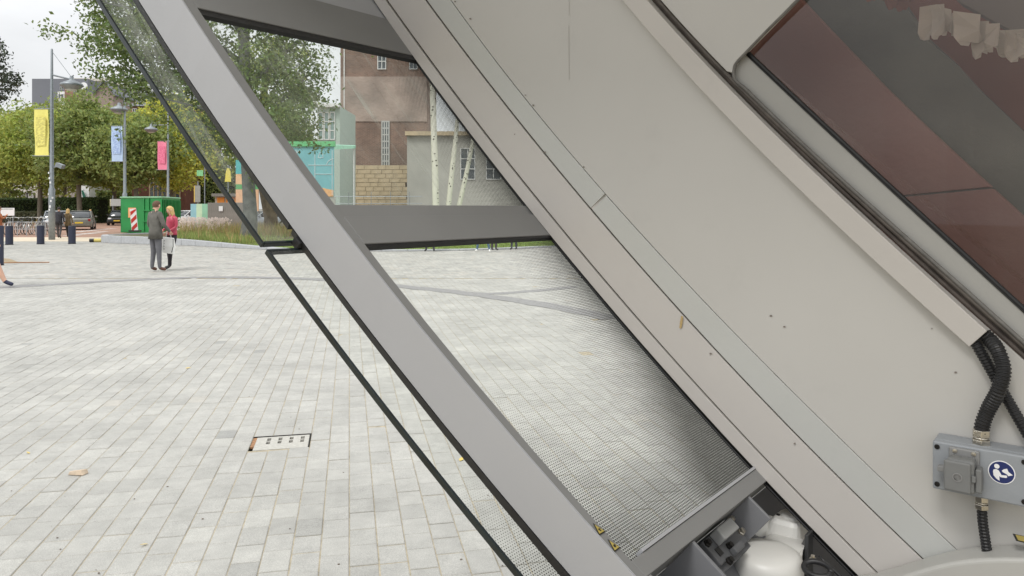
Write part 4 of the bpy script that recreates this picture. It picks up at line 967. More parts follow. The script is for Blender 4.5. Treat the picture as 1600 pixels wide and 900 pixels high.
# dark brick arcade behind the container
ar, *_ = building('arcade_building', 'dark red brick building with pale arched windows behind the container', 206, 290, 92, 10, 262, mat('dark_red_brick', lin(110, 74, 62), .9, var=.15, scale=3))
M_arch = mat('pale_arch_stone', lin(190, 170, 140), .85, var=.1)
for i in range(7):
    pxc = 238 + i * 6.6; b = MB(); c = at(pxc, 283, 91.9); hw = .2
    pts = [(c.x - hw, 91.95, c.z - 2.2), (c.x + hw, 91.95, c.z - 2.2)] + [(c.x + hw * math.cos(a), 91.95, c.z + hw * math.sin(a)) for a in np.linspace(0, math.pi, 9)]
    b.prism([Vector(p) for p in pts], [Vector(p) - Vector((0, .12, 0)) for p in pts]); wv = b.build('arched_window', M_glz, ar)
    b = MB(); b.box((c.x - hw - .09, 91.88, c.z - 1.1), (.14, .2, 2.3)); b.box((c.x + hw + .09, 91.88, c.z - 1.1), (.05, .2, 2.3))
    b.tube([(c.x + (hw + .08) * math.cos(a), 91.86, c.z + (hw + .08) * math.sin(a)) for a in np.linspace(0, math.pi, 9)], .08, 6); b.build('window_surround', M_arch, wv)
# white house behind the hedge
WD = 112
wv_, *_ = building('white_house', 'white modern house with dark framed garage window behind the clipped hedge', -60, 62, WD, 10, 262, mat('white_wall', lin(232, 230, 224), .9, var=.03))
M_dkf = mat('dark_frame', lin(60, 62, 64), .6)
window(wv_, 32, 54, 301.5, 311, WD, 2, 1, m=mat('pale_blind', lin(196, 198, 200), .5), fr=M_dkf, bar=.12); window(wv_, 1, 10, 306, 311, WD, 2, 1, fr=M_dkf); window(wv_, 13, 19.5, 307, 311, WD, 1, 1, fr=M_dkf)
w2, *_ = building('white_shed', 'small white shed with green sail beside the tree trunk', 127, 139, 98, 5, 290, mat('shed_white', lin(235, 236, 236), .8, var=.02))
b = MB(); b.prism([at(x, y, 97.8) for x, y in ((127, 298), (130, 297), (135, 310), (130, 311))], [at(x, y, 97.6) for x, y in ((127, 298), (130, 297), (135, 310), (130, 311))]); b.build('green_sail', mat('sail_green', lin(40, 104, 84), .7), w2)

# ------------------------------------------------------------------ trees and hedges
M_bark = mat('grey_bark', lin(112, 106, 94), .95, var=.3, scale=6, bump=.6, bscale=18, stretch=(3, 3, .6))
M_bark2 = mat('plane_bark', lin(108, 110, 106), .95, var=.28, scale=3, bump=.5, bscale=14)
M_birch = mat('birch_bark', lin(212, 208, 196), .8, var=.06, scale=4)
M_birchd = mat('birch_marks', lin(60, 54, 48), .9, var=.2)
def leaf_mat(name, c, tr=.45): return mat(name, c, .65, attr='tint', var=.14, scale=1.2, trans=tr)
M_leaf = leaf_mat('leaf_green', lin(150, 162, 84)); M_leafd = leaf_mat('leaf_dark', lin(126, 140, 80)); M_leafy = leaf_mat('leaf_lime', lin(176, 180, 84)); M_leafh = leaf_mat('leaf_hedge', lin(84, 106, 62), .25)
M_leafo = leaf_mat('leaf_yellow', lin(190, 160, 60))
def leaves(name, C, size, m, parent=None, tint=(.85, .85), squash=1.0, hue=None):
    C = np.asarray(C, float); n_ = len(C); a = npr.normal(size=(n_, 3)); a /= np.linalg.norm(a, axis=1)[:, None]
    b_ = npr.normal(size=(n_, 3)); b_[:, 2] *= squash; b_ -= (b_ * a).sum(1)[:, None] * a; b_ /= np.linalg.norm(b_, axis=1)[:, None]
    s = size * (.55 + .8 * npr.random((n_, 1))); V = np.empty((n_, 4, 3)); dr_ = np.cross(a, b_)
    V[:, 0] = C - a * s; V[:, 1] = C + b_ * s * .55 + dr_ * s * .15; V[:, 2] = C + a * s; V[:, 3] = C - b_ * s * .55 + dr_ * s * .15
    me = bpy.data.meshes.new(name); me.vertices.add(n_ * 4); me.vertices.foreach_set('co', V.ravel())
    me.loops.add(n_ * 4); me.loops.foreach_set('vertex_index', np.arange(n_ * 4)); me.polygons.add(n_)
    me.polygons.foreach_set('loop_start', np.arange(n_) * 4); me.polygons.foreach_set('loop_total', np.full(n_, 4)); me.update(calc_edges=True)
    me.materials.append(m); t = tint[0] + tint[1] * npr.random((n_, 1)); col = np.ones((n_, 4)) * t
    col[:, 0] *= 1 + .25 * (npr.random(n_) - .4); col[:, 2] *= .8 + .4 * npr.random(n_); col[:, 3] = 1
    at2 = me.attributes.new('tint', 'FLOAT_COLOR', 'FACE'); at2.data.foreach_set('color', col.ravel())
    o = bpy.data.objects.new(name, me); COL.objects.link(o)
    if parent: put(o, parent)
    return o
def clumps(c, R, nb, per, spread, hollow=.45, seed=0, flat_=.6):
    g = np.random.default_rng(seed); d = g.normal(size=(nb, 3)); d /= np.linalg.norm(d, axis=1)[:, None]
    r = (hollow + (1 - hollow) * g.random((nb, 1)) ** .6); cen = np.array(c) + d * r * np.array(R)
    P = np.repeat(cen, per, 0) + g.normal(size=(nb * per, 3)) * np.array([spread, spread, spread * flat_]) * np.repeat(.5 + g.random((nb, 1)), per, 0)
    return P, cen
def tree(name, label, x, y, ht, tr_h, r0, R, m, nb=120, per=70, spread=.55, size=.17, seed=1, z0=0, group=None, bark=M_bark, extra=None, hollow=.4):
    g = random.Random(seed); t = thing(name, label, 'tree', (x, y, z0), group)
    cz = z0 + tr_h + R[2] * .82; cen0 = (x, y, cz)
    P, cen = clumps(cen0, R, nb, per, spread, hollow, seed)
    b = MB(); b.smooth = True; top = Vector((x + g.uniform(-.3, .3), y, z0 + tr_h + R[2] * 1.2))
    pts = [Vector((x, y, z0 - .05)), Vector((x, y, z0 + .25)), Vector((x + g.uniform(-.1, .1), y, z0 + tr_h * .5)), Vector((x + g.uniform(-.2, .2), y, z0 + tr_h)), Vector((x + g.uniform(-.4, .4), y, z0 + tr_h + R[2] * .7)), top]
    b.tube(pts, [r0 * 1.35, r0 * 1.05, r0 * .95, r0 * .85, r0 * .45, r0 * .12], 10)
    for i in range(0, len(cen), max(1, len(cen) // 22)):
        e = Vector(cen[i]); s_ = pts[3].lerp(pts[4], g.random()); md = s_.lerp(e, .5) + Vector((g.uniform(-.3, .3), g.uniform(-.3, .3), g.uniform(0, .5)))
        b.tube([s_, md, e], [r0 * .35, r0 * .2, r0 * .06], 5)
    b.build('trunk', bark, t); leaves('crown', P, size, m, t)
    return t
ROW = [(-8, 86, 0, M_leaf), (62, 84, 1, M_leaf), (125, 80, 2, M_leafd), (177, 84, 3, M_leaf), (213, 78, 4, M_leafd), (268, 82, 5, M_leafy)]
RL = ['broad green tree in the row behind the bicycle stands', 'green tree whose trunk stands behind the middle bollard', 'darker green tree whose trunk rises behind the grey car', 'green tree beside the parked black car', 'dark green tree directly behind the green container', 'lime-green tree right of the pink banner']
for px, d, i, m in ROW:
    tree('street_tree', RL[i], gx(px, d), d, 0, 4.6, .27, (4.6 if i != 5 else 4.2, 3.8, 4.3 + (i % 3) * .5 - (1.0 if i == 4 else 0)), m, nb=170, per=75, spread=.62, size=.20, seed=20 + i, group='street trees in a row')
for k_, (px, d, yt, lab) in enumerate([(18, 104, 150, 'tree with dark crown seen over the white house roof'), (100, 108, 158, 'dense tree filling the row above the walking couple'), (150, 112, 165, 'dense green tree in front of the gabled house'), (330, 100, 175, 'dark tree behind the orange kiosk'), (440, 105, 170, 'tall hazy tree behind the painted hoarding'), (225, 104, 180, 'tree in front of the red brick house')]):
    zt = at(0, yt, d).z; tree('background_tree', lab, gx(px, d), d, 0, 4, .3, (5.2, 4, zt / 2 - 1.6), [M_leafd, M_leaf][k_ % 2], nb=150, per=60, spread=.8, size=.27, seed=60 + k_, group='trees behind the street row')
# yellowing branch tuft
# conifer at the left edge
ct = thing('pine_tree', 'dark pine whose branches reach in at the upper left edge', 'tree', (gx(-42, 60), 60, 0))
b = MB(); b.smooth = True; b.tube([(gx(-42, 60), 60, 0), (gx(-42, 60), 60, 16)], [.3, .1], 8)
P = []
for y_, L_ in ((68, 2.2), (84, 2.6), (100, 2.4), (118, 3.6), (128, 3.9), (140, 3.4), (152, 2.6)):
    a0 = at(-42, y_ - 6, 60); e = a0 + Vector((L_, 0, -.4)); b.tube([a0, e], [.08, .02], 5)
    for q in range(260): t_ = rnd.random() ** .6; p = a0.lerp(e, .25 + .75 * t_); P.append((p.x + rnd.gauss(0, .1), p.y + rnd.gauss(0, .5), p.z + rnd.gauss(0, .26)))
b.build('trunk', M_bark, ct); leaves('needles', P, .13, leaf_mat('pine_needles', lin(52, 62, 46), .1), ct)
# large plane tree on the planting bed, seen partly through the glass
BX, BY = gx(387, 36.5), 36.5
bt = thing('plane_tree', 'large plane tree with grey trunk growing from the planting bed', 'tree', (BX, BY, .2))
b = MB(); b.smooth = True
def T(px, py, d=BY): return at(px, py, d)
b.tube([T(388, 376), T(389, 362), T(391, 335), T(389, 300), T(386, 250), T(384, 180), T(382, 100), T(380, 30), T(378, -60), T(372, -170)], [.48, .40, .34, .31, .29, .28, .27, .26, .22, .1], 14)
br = [((386, 235), (420, 160), (455, 110), .15), ((384, 180), (330, 120), (270, 95), .14), ((383, 140), (450, 60), (480, 20), .14), ((382, 100), (300, 40), (190, 20), .14), ((381, 60), (340, -20), (250, -80), .13), ((380, 30), (440, -60), (480, -140), .12), ((384, 190), (300, 165), (205, 145), .09), ((382, 110), (250, 70), (150, 60), .08), ((385, 215), (330, 200), (300, 190), .07)]
cenb = []
for a_, m_, e_, r_ in br:
    dd = rnd.uniform(-2.5, 2.5); s0, s1, s2 = T(*a_), T(*m_) + Vector((0, dd * .5, 0)), T(*e_) + Vector((0, dd, 0)); b.tube([s0, s1, s2], [r_, r_ * .6, r_ * .15], 7)
    for q in range(16):
        f_ = .3 + .7 * rnd.random(); p = s0.lerp(s1, f_ * 2) if f_ < .5 else s1.lerp(s2, f_ * 2 - 1); e2 = p + Vector((rnd.gauss(0, 1.1), rnd.gauss(0, 1.0), rnd.gauss(.1, .9))); b.tube([p, p.lerp(e2, .5) + Vector((0, 0, .1)), e2], [r_ * .25, r_ * .13, .008], 4); cenb.append(e2)
b.build('trunk', M_bark2, bt)
g = np.random.default_rng(5); pts = []
def blob(px, py, sx_, sy_, nb, per=52, sp=.34):
    for i in range(int(nb * (1.7 if px < 290 else 1.15))):
        c = T(px + g.normal() * sx_, py + g.normal() * sy_) + Vector((0, g.normal() * 1.8, 0)); pts.append(np.array(c) + g.normal(size=(per, 3)) * np.array([sp, sp, sp * .7]))
for c in cenb: pts.append(np.array(c) + g.normal(size=(42, 3)) * np.array([.4, .4, .3]))
blob(200, 25, 30, 28, 34); blob(175, 80, 18, 22, 13); blob(225, 95, 22, 24, 24); blob(215, 140, 14, 12, 8); blob(260, 60, 30, 40, 30); blob(300, 130, 30, 35, 26); blob(330, 60, 45, 50, 46); blob(420, 90, 30, 45, 44); blob(460, 150, 24, 40, 36); blob(465, 190, 16, 14, 10); blob(410, 190, 30, 40, 30); blob(350, 200, 24, 30, 16); blob(300, -60, 120, 50, 90); blob(450, 20, 40, 40, 30)
leaves('crown', np.concatenate(pts), .10, leaf_mat('leaf_plane', lin(116, 134, 80), .4), bt, tint=(.5, .85))
# second leaning trunk behind
t2 = thing('leaning_tree', 'second tree leaning beside the grey plane trunk', 'tree', (gx(424, 41), 41, .2))
b = MB(); b.smooth = True; b.tube([at(424, 362, 41), at(423, 340, 41), at(412, 290, 41), at(404, 240, 41), at(410, 160, 41), at(425, 80, 41)], [.42, .36, .30, .25, .2, .08], 10); b.build('trunk', mat('brown_bark', lin(112, 98, 80), .95, var=.3, scale=5, bump=.5, bscale=16), t2)
P, _ = clumps(at(425, 130, 41), (2.6, 2, 2.6), 70, 50, .4, .3, 77); leaves('crown', P, .12, M_leaf, t2)
# birches on the lawn
for i, (pts_, r_) in enumerate([([(682, 378), (681, 318), (679, 240), (676, 150), (674, 60), (670, -60)], .155), ([(698, 378), (701, 318), (707, 260), (712, 215), (718, 150), (728, 60)], .12), ([(706, 379), (718, 318), (729, 270), (738, 225), (750, 160), (766, 80)], .11)]):
    lab = ['straight white birch trunk on the lawn beyond the transom', 'middle white birch trunk leaning slightly right on the lawn', 'white birch trunk leaning farthest right on the lawn'][i]; dd = 34.5 + i * .4
    bi = thing('birch_tree', lab, 'tree', (gx(pts_[0][0], dd), dd, .1)); Q = [at(x, y, dd) for x, y in pts_]; Q[0].z = .08
    b = MB(); b.smooth = True; b.tube(Q, [r_ * 1.25, r_, r_ * .95, r_ * .85, r_ * .6, r_ * .2], 12); b.build('trunk', M_birch, bi)
    b = MB(); gg = random.Random(i)
    for k_ in range(34):
        f_ = gg.random() * 3.9; j = int(f_); c = Q[j].lerp(Q[j + 1], f_ - j); rr = r_ * (1.0 if j else 1.05) * (.99 if j < 2 else .93 if j < 3 else .84)
        a0 = gg.uniform(-2.6, -.5); wd = gg.uniform(.2, .75); hh = gg.uniform(.015, .05)
        ring = [[c + Vector((rr * 1.02 * math.cos(a), rr * 1.02 * math.sin(a), s_ * hh * (1 - abs(q - 2) / 2.5))) for q, a in enumerate(np.linspace(a0, a0 + wd, 5))] for s_ in (-1, 1)]
        b.loft(ring, cap=False, closed=False)
    b.build('bark_marks', M_birchd, bi, fix=False)
    P, _ = clumps(Q[-1] + Vector((0, 0, 1)), (1.6, 1.4, 2.6), 40, 40, .35, .2, 90 + i); leaves('crown', P, .07, M_leafy, bi)
# hedges
def hedge(name, label, px0, px1, d, y0, y1, dep, size=.11, n_=5200, m=M_leafh):
    a_, c_ = at(px0, y1, d), at(px1, y0, d); h_ = thing(name, label, 'hedge', ((a_.x + c_.x) / 2, d, 0)); z1_ = c_.z
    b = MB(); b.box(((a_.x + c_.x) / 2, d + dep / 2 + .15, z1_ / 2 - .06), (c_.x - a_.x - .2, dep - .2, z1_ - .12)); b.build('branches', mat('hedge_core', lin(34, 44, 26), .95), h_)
    P = np.c_[npr.uniform(a_.x, c_.x, n_), d + npr.random(n_) ** 2.2 * dep, npr.uniform(.05, z1_, n_)]
    T_ = np.c_[npr.uniform(a_.x, c_.x, n_ // 4), npr.uniform(d, d + dep, n_ // 4), z1_ + npr.normal(0, .05, n_ // 4)]; P = np.r_[P, T_]
    leaves('foliage', P + npr.normal(0, .04, P.shape), size, m, h_, tint=(.55, .8)); return h_
hedge('clipped_hedge', 'long clipped green hedge in front of the white house', -30, 82, 90, 311, 345, 2.2)
hedge('clipped_hedge', 'tall dark clipped hedge behind the grey car', 84, 151, 82, 310, 350, 2.4)
hedge('low_hedge', 'low grey-green hedge strip in front of the long clipped hedge', -10, 78, 84, 332, 350, 1.2, m=leaf_mat('leaf_sage', lin(120, 124, 96)))
hedge('shrub_mass', 'dark shrubs under the trees behind the black car', 150, 206, 98, 300, 345, 3, size=.2, n_=5000, m=M_leafd)
hedge('shrub_mass', 'dark shrubs under the trees beside the orange kiosk', 282, 372, 96, 275, 340, 3, size=.2, n_=7000, m=M_leafd)

# ------------------------------------------------------------------ street furniture
M_navy = mat('bollard_navy', lin(44, 48, 66), .55, var=.12, scale=8); M_galv = mat('galvanised', lin(140, 146, 150), .45, .5, var=.12, scale=10)
def bollard(px, py, h_, r_, label, group):
    p = ground(px, py); t = thing('bollard', label, 'bollard', p, group)
    b = MB(); b.smooth = False; b.lathe([(r_, 0), (r_, h_ * .955), (r_ * .96, h_ * .97)], (0, 0, 0), None, 20); child(b, 'post', M_navy, t)
    b = MB(); b.lathe([(r_ * .99, h_ * .972), (r_ * .99, h_ * .992), (r_ * .8, h_)], (0, 0, 0), None, 20); child(b, 'cap', M_navy, t)
    b = MB(); b.lathe([(r_ * 1.15, .004), (r_ * 1.15, .02), (r_ * 1.02, .024)], (0, 0, 0), None, 20); child(b, 'collar', M_iron, t)
bollard(112.5, 381, .82, .152, 'dark blue bollard right of the couple walking away', 'bollards at the edge of the square'); bollard(63.5, 381.5, .84, .15, 'dark blue bollard in front of the bicycle stands near the tree trunk', 'bollards at the edge of the square'); bollard(14.5, 382.5, .84, .15, 'dark blue bollard in front of the first bicycles', 'bollards at the edge of the square')
bollard(1, 414.5, 1.12, .075, 'slim dark post beside the sandy tree pit', None)
# sand-filled tree pit with steel edging
pit = thing('tree_pit', 'sandy tree pit with thin steel edging in the paving', 'tree pit', ground(15, 409))
a_, c_ = ground(2, 404), ground(34, 409.5)
b = MB(); q = [ground(-30, 412), ground(30, 410.5), ground(14, 404.5), ground(-30, 403)]; b.prism([v + Vector((0, 0, .002)) for v in q], [v + Vector((0, 0, .012)) for v in q]); b.build('sand', mat('pit_sand', lin(150, 134, 108), .95, var=.2, scale=8), pit)
b = MB(); b.tube([ground(-30, 412.5) + Vector((0, 0, .015)), ground(30, 411) + Vector((0, 0, .015)), ground(77, 410.5) + Vector((0, 0, .012))], .018, 6); b.build('edging', M_rust, pit)
# lamp posts with banners
def banner_mat(name, c, ink, seed):
    """cloth with rows of unreadable print"""
    m = bpy.data.materials.new(name); m.use_nodes = True; n, l = m.node_tree.nodes, m.node_tree.links; b = n['Principled BSDF']; b.inputs['Roughness'].default_value = .8
    t = n.new('ShaderNodeTexCoord'); mp_ = n.new('ShaderNodeMapping'); mp_.inputs['Location'].default_value = (seed, 0, seed); mp_.inputs['Scale'].default_value = (7, 1, 11); l.new(t.outputs['Object'], mp_.inputs[0])
    v = n.new('ShaderNodeTexNoise'); v.inputs['Scale'].default_value = 1; v.inputs['Detail'].default_value = 2; l.new(mp_.outputs[0], v.inputs['Vector'])
    r = n.new('ShaderNodeMapRange'); r.inputs[1].default_value = .40; r.inputs[2].default_value = .55; l.new(v.outputs[0], r.inputs[0])
    x = n.new('ShaderNodeMix'); x.data_type = 'RGBA'; l.new(r.outputs[0], x.inputs[0]); x.inputs[6].default_value = (*c, 1); x.inputs[7].default_value = (*ink, 1); l.new(x.outputs[2], b.inputs['Base Color']); return m
def lamp(px, d, ytop, ban, bc, ink, arm, label, blabel, seed):
    X = gx(px, d); zt = at(0, ytop, d).z; t = thing('lamp_post', label, 'lamp post', (X, d, 0))
    b = MB(); b.smooth = True; b.lathe([(.15, 0), (.15, 2.6), (.10, 2.7), (.085, zt * .62), (.055, zt - .05), (.03, zt)], (X, d, 0), None, 12); b.build('pole', M_galv, t)
    if arm:
        (ax_, ay_), (bx_, by_), (lx_, ly_) = arm; p0, p1, p2 = at(ax_, ay_, d), at(bx_, by_, d), at(lx_, ly_, d)
        b = MB(); b.tube([p0, p1], .045, 6); b.tube([at(px, ytop + 4, d), p1], .012, 4); b.build('arm', M_galv, t)
        la = MB(); la.smooth = True; la.lathe([(.08, .5), (.12, .30), (.50, .12), (.56, .0), (.52, -.02), (.30, -.2), (.05, -.27)], p2, None, 18); lo_ = la.build('lamp_head', M_galv, t)
        la = MB(); la.smooth = True; la.lathe([(.44, -.03), (.29, -.205), (.05, -.28)], p2 + Vector((0, 0, -.006)), None, 18); la.build('diffuser', mat('lamp_diffuser', lin(190, 194, 186), .4), lo_)
        b = MB(); b.tube([p1 + Vector((0, 0, .25)), p2 + Vector((0, 0, .45))], .03, 6); b.build('hanger', M_galv, t)
    x0_, x1_, y0_, y1_ = ban; A, B_ = at(x0_, y0_, d), at(x1_, y1_, d)
    bn = thing('hanging_banner', blabel, 'banner', ((A.x + B_.x) / 2, d - .05, B_.z))
    W_, H_ = B_.x - A.x, A.z - B_.z; nx_, nz2 = 8, 14; V = []; F_ = []
    for side in (0, .012):
        for j in range(nz2 + 1):
            for i in range(nx_ + 1):
                f_, g_ = i / nx_, j / nz2; V.append((-W_ / 2 + W_ * f_ + .05 * W_ * (1 - g_), side + .05 * math.sin(f_ * 4 + g_ * 5 + seed) * math.sin(math.pi * g_), H_ * g_))
    k_ = (nx_ + 1) * (nz2 + 1)
    for s0 in (0, k_):
        for j in range(nz2):
            for i in range(nx_): a = s0 + j * (nx_ + 1) + i; F_.append((a, a + 1, a + nx_ + 2, a + nx_ + 1) if s0 == 0 else (a + nx_ + 1, a + nx_ + 2, a + 1, a))
    b = MB(); b.smooth = True; b.add(V, F_); child(b, 'cloth', mat('banner_cloth_%d' % seed, bc, .85, var=.04), bn, fix=False)
    b = MB()
    nx2, nz3 = 6, 20; 
    b.box((.02 * W_, -.058, H_ * .52), (W_ * .70, .004, H_ * .62)); child(b, 'print', banner_mat('banner_print_%d' % seed, bc, ink, seed), bn)
    b = MB(); b.tube([(-W_ / 2 - .1, 0, -.02), (W_ / 2 + .3, 0, -.02)], .022, 6); child(b, 'rod', M_galv, bn); b = MB(); b.tube([(-W_ / 2, 0, H_ + .02), (W_ / 2 + .32, 0, H_ + .02)], .022, 6); child(b, 'rod', M_galv, bn)
lamp(81, 38, 76, (54.5, 76, 171, 243), lin(236, 226, 128), lin(206, 196, 112), ((81, 117), (115, 125), (112, 134)), 'tall grey lamp post carrying the yellow banner', 'yellow banner with faded print hanging from the tall lamp post', 1)
lamp(195, 50, 150, (174.5, 191.5, 197.5, 252), lin(186, 208, 238), lin(156, 178, 220), ((195, 176), (184, 173), (186, 172)), 'grey lamp post carrying the light blue banner', 'light blue banner with faded print on the lamp post', 2)
lamp(262.5, 64, 176, (246.5, 260.5, 221, 265), lin(238, 138, 164), lin(222, 108, 142), ((261, 195), (238, 196), (236, 203)), 'grey lamp post carrying the pink banner', 'pink banner with faded print on the lamp post', 3)
# stickers on the first lamp post
b = MB()
for i in range(9): z_ = rnd.uniform(1.2, 3.6); a = rnd.uniform(-2.6, -.6); b.box((gx(81, 38) + .16 * math.cos(a), 38 + .16 * math.sin(a), z_), (.07, .02, .10), rot(a + 1.57))
tag(b.build('paper_bills', M_wht, None), 'torn white paper bills stuck on the tall lamp post', 'paper bills', kind='stuff')
b = MB(); p = at(94, 259, 38); b.box(p, (.35, .3, .2), rot(0, 0, .4)); b.tube([p, (gx(81, 38), 38, p.z - .1)], .03, 6); tag(b.build('floodlight', M_galv, None), 'small floodlight bracketed to the tall lamp post', 'floodlight')
# green skip container
M_grn = mat('skip_green', lin(40, 138, 72), .5, var=.12, scale=2, stain=.3, bump=.05)
CD = 47
Cc = at(253, 363, CD); Cc.z = .0
sk_ = thing('skip_container', 'green open-top steel skip container standing behind the kerb', 'container', (Cc.x, Cc.y, 0))
fl_ = (Vector((gx(188.5, 47.8), 47.8, 0)) - Vector((Cc.x, Cc.y, 0))); W1 = fl_.length; f1 = fl_.normalized(); f2 = Vector((f1.y, -f1.x, 0)); f2 = f2 if f2.y > 0 else -f2
f2 = (Vector((gx(281.5, 52), 52, 0)) - Vector((Cc.x, Cc.y, 0))); Ls = f2.length; f2 = f2.normalized(); Hs = 2.32; o0 = Vector((Cc.x, Cc.y, 0))
def quadwall(b, p, q, h0, h1, th, nrm): b.prism([p + Vector((0, 0, h0)), q + Vector((0, 0, h0)), q + nrm * th + Vector((0, 0, h0)), p + nrm * th + Vector((0, 0, h0))], [p + Vector((0, 0, h1)), q + Vector((0, 0, h1)), q + nrm * th + Vector((0, 0, h1)), p + nrm * th + Vector((0, 0, h1))])
c1, c2, c3, c4 = o0, o0 + f1 * W1, o0 + f1 * W1 + f2 * Ls, o0 + f2 * Ls
for nm, p, q, nr in (('door_end', c1, c2, f2), ('side', c1 + f2 * .001, c4, f1), ('side', c2, c3, -f1), ('end', c4, c3, -f2)):
    b = MB(); quadwall(b, p, q, .12, Hs, .05, nr); b.build(nm, M_grn, sk_, bevel=.01)
b = MB(); quadwall(b, c1, c2, .06, .119, Ls * .98, f2); b.build('floor', M_grn, sk_)
for i in range(13):
    p = c1 + f2 * (.15 + i * Ls / 13); b = MB(); quadwall(b, p, p + f2 * .12, .2, Hs - .15, -.09, f1); b.build('rib', M_grn, sk_, bevel=.012)
for i, f_ in enumerate((.30, .42)): 
    p = c1 + f1 * (W1 * f_); b = MB(); quadwall(b, p, p + f1 * .09, .16, Hs - .06, -.07, f2); b.build('door_post', M_grn, sk_, bevel=.01)
for zz in (.75, 1.45):
    b = MB(); p = c1 + f1 * W1 * .28; quadwall(b, p, p + f1 * W1 * .18, zz, zz + .07, -.11, f2); b.build('hinge_bar', M_grn, sk_, bevel=.01)
b = MB()
for p, q in ((c1, c2), (c1, c4), (c2, c3), (c4, c3)): b.tube([p + Vector((0, 0, Hs)), q + Vector((0, 0, Hs))], .055, 8)
b.build('top_rail', mat('skip_rail', lin(130, 176, 140), .6, var=.15, scale=8), sk_)
b = MB(); p = c1 + f1 * W1 * .62 - f2 * .03; quadwall(b, p, p + f1 * .6, 1.02, 1.66, -.012, f2); tag(b.build('orange_poster', mat('poster_orange', lin(236, 190, 130), .8, col2=lin(230, 130, 90), scale=4), None), 'square faded orange poster on the green container', 'poster')
# red and white warning beacon board
bc_ = at(211, 366, 43); be = thing('beacon_board', 'red and white striped warning board leaning by the container', 'warning sign', (bc_.x, bc_.y, .28))
Rb = rot(.1, 0, -.09); ux, uz = Rb @ Vector((1, 0, 0)), Rb @ Vector((0, 0, 1)); uy = Rb @ Vector((0, 1, 0)); ob = Vector((bc_.x, bc_.y, .28)); Wb, Hb = .36, 1.32
b = MB(); b.box(ob + uz * Hb / 2, (Wb, .03, Hb), Rb); b.build('board', M_wht, be, bevel=.005)
M_rd = mat('sign_red', lin(186, 48, 36), .5, var=.08)
for k_ in range(3):
    z0_ = .12 + k_ * .46; pp = [(-Wb / 2 + .02, z0_ - .12), (Wb / 2 - .02, z0_ + .16), (Wb / 2 - .02, min(Hb - .02, z0_ + .40)), (-Wb / 2 + .02, min(Hb - .02, z0_ + .12))]
    if k_ == 2: pp[2] = (Wb / 2 - .02, Hb - .02); pp[3] = (-Wb / 2 + .02, z0_ + .12)
    b = MB(); b.prism([ob + ux * x + uz * z - uy * .016 for x, z in pp], [ob + ux * x + uz * z - uy * .022 for x, z in pp]); b.build('red_stripe', M_rd, be)
b = MB(); b.box(ob + Vector((0, 0, .02)), (.6, .34, .1)); b.build('foot', M_blk, be, bevel=.01)
# low yellow and black thing lying at the kerb end
p = ground(158, 378.5); lg = thing('marker_post', 'fallen yellow and black marker post lying by the kerb end', 'marker', p)
b = MB(); b.smooth = True; b.tube([(-.32, 0, .09), (.22, .1, .09)], .085, 12); child(b, 'tube', mat('marker_yellow', lin(206, 190, 110), .6), lg)
b = MB(); b.tube([(-.52, -.04, .09), (-.33, -.002, .09)], .088, 12); b.tube([(.23, .102, .09), (.42, .137, .09)], .088, 12); child(b, 'end_band', M_blk, lg)
# signs behind the planting bed
def post_sign(px, d, y0, y1, px0, px1, m, label, cat='sign', edge=None, side=.04):
    X = gx(px, d); A, B_ = at(px0, y0, d), at(px1, y1, d); t = thing('post_sign', label, cat, (X, d, 0))
    b = MB(); b.tube([(X, d + .05, 0), (X, d + .05, A.z + .35)], .05, 8); b.build('post', M_galv, t)
    b = MB(); b.box(((A.x + B_.x) / 2, d, (A.z + B_.z) / 2), (B_.x - A.x, side, A.z - B_.z)); o = b.build('board', m, t, bevel=.01)
    if edge: b = MB(); b.box((A.x - .03, d - .005, (A.z + B_.z) / 2), (.06, side + .02, A.z - B_.z)); b.build('edge_strip', edge, o)
post_sign(309, 60, 290, 316, 304.5, 313, mat('sign_back', lin(150, 150, 142), .6, var=.06), 'grey back of a road sign with yellow edge on a pole', edge=mat('edge_yellow', lin(224, 190, 90), .6))
post_sign(319.5, 70, 266, 275, 307.5, 317.5, mat('sign_green', lin(130, 196, 140), .5, var=.2, scale=6), 'small pale green sign on a pole beside the lime tree')
post_sign(176, 75, 311, 322, 173, 189, mat('sign_back2', lin(170, 172, 168), .6, var=.06), 'grey sign back on a pole behind the black car', edge=mat('edge_cream', lin(214, 206, 170), .6))
p0 = at(2, 337, 56); nb_ = thing('notice_board', 'white notice board standing in front of the hedge', 'notice board', (gx(8, 56), 56, 0))
b = MB(); A, B_ = at(-14, 325, 56), at(22.5, 337, 56); b.box(((A.x + B_.x) / 2, 56, (A.z + B_.z) / 2), (B_.x - A.x, .05, A.z - B_.z)); b.build('board', M_wht, nb_, bevel=.01)
b = MB()
for q in (A.x + .15, B_.x - .15): b.tube([(q, 56.06, 0), (q, 56.06, A.z)], .04, 6)
b.build('leg', M_galv, nb_); b = MB(); b.box(((A.x + B_.x) / 2, 55.97, A.z - .08), (B_.x - A.x - .2, .004, .07)); b.build('heading_line', mat('heading_grey', lin(168, 176, 172), .7), nb_)
# yellow bell-shaped event banner on a post
X = gx(356, 58); fb = thing('feather_banner', 'yellow bell-shaped banner on a post behind the glass', 'banner', (X, 58, 0))
b = MB(); b.tube([(X, 58.06, 0), (X, 58.06, at(0, 258, 58).z)], .04, 6); b.build('post', M_galv, fb)
q = [at(x, y, 58) for x, y in ((351, 284), (361, 284), (360, 268), (357.5, 263), (354.5, 263), (353, 268))]; b = MB(); b.prism(q, [v + Vector((0, .03, 0)) for v in q]); b.build('cloth', mat('yellow_cloth', lin(226, 210, 90), .8, var=.06), fb)
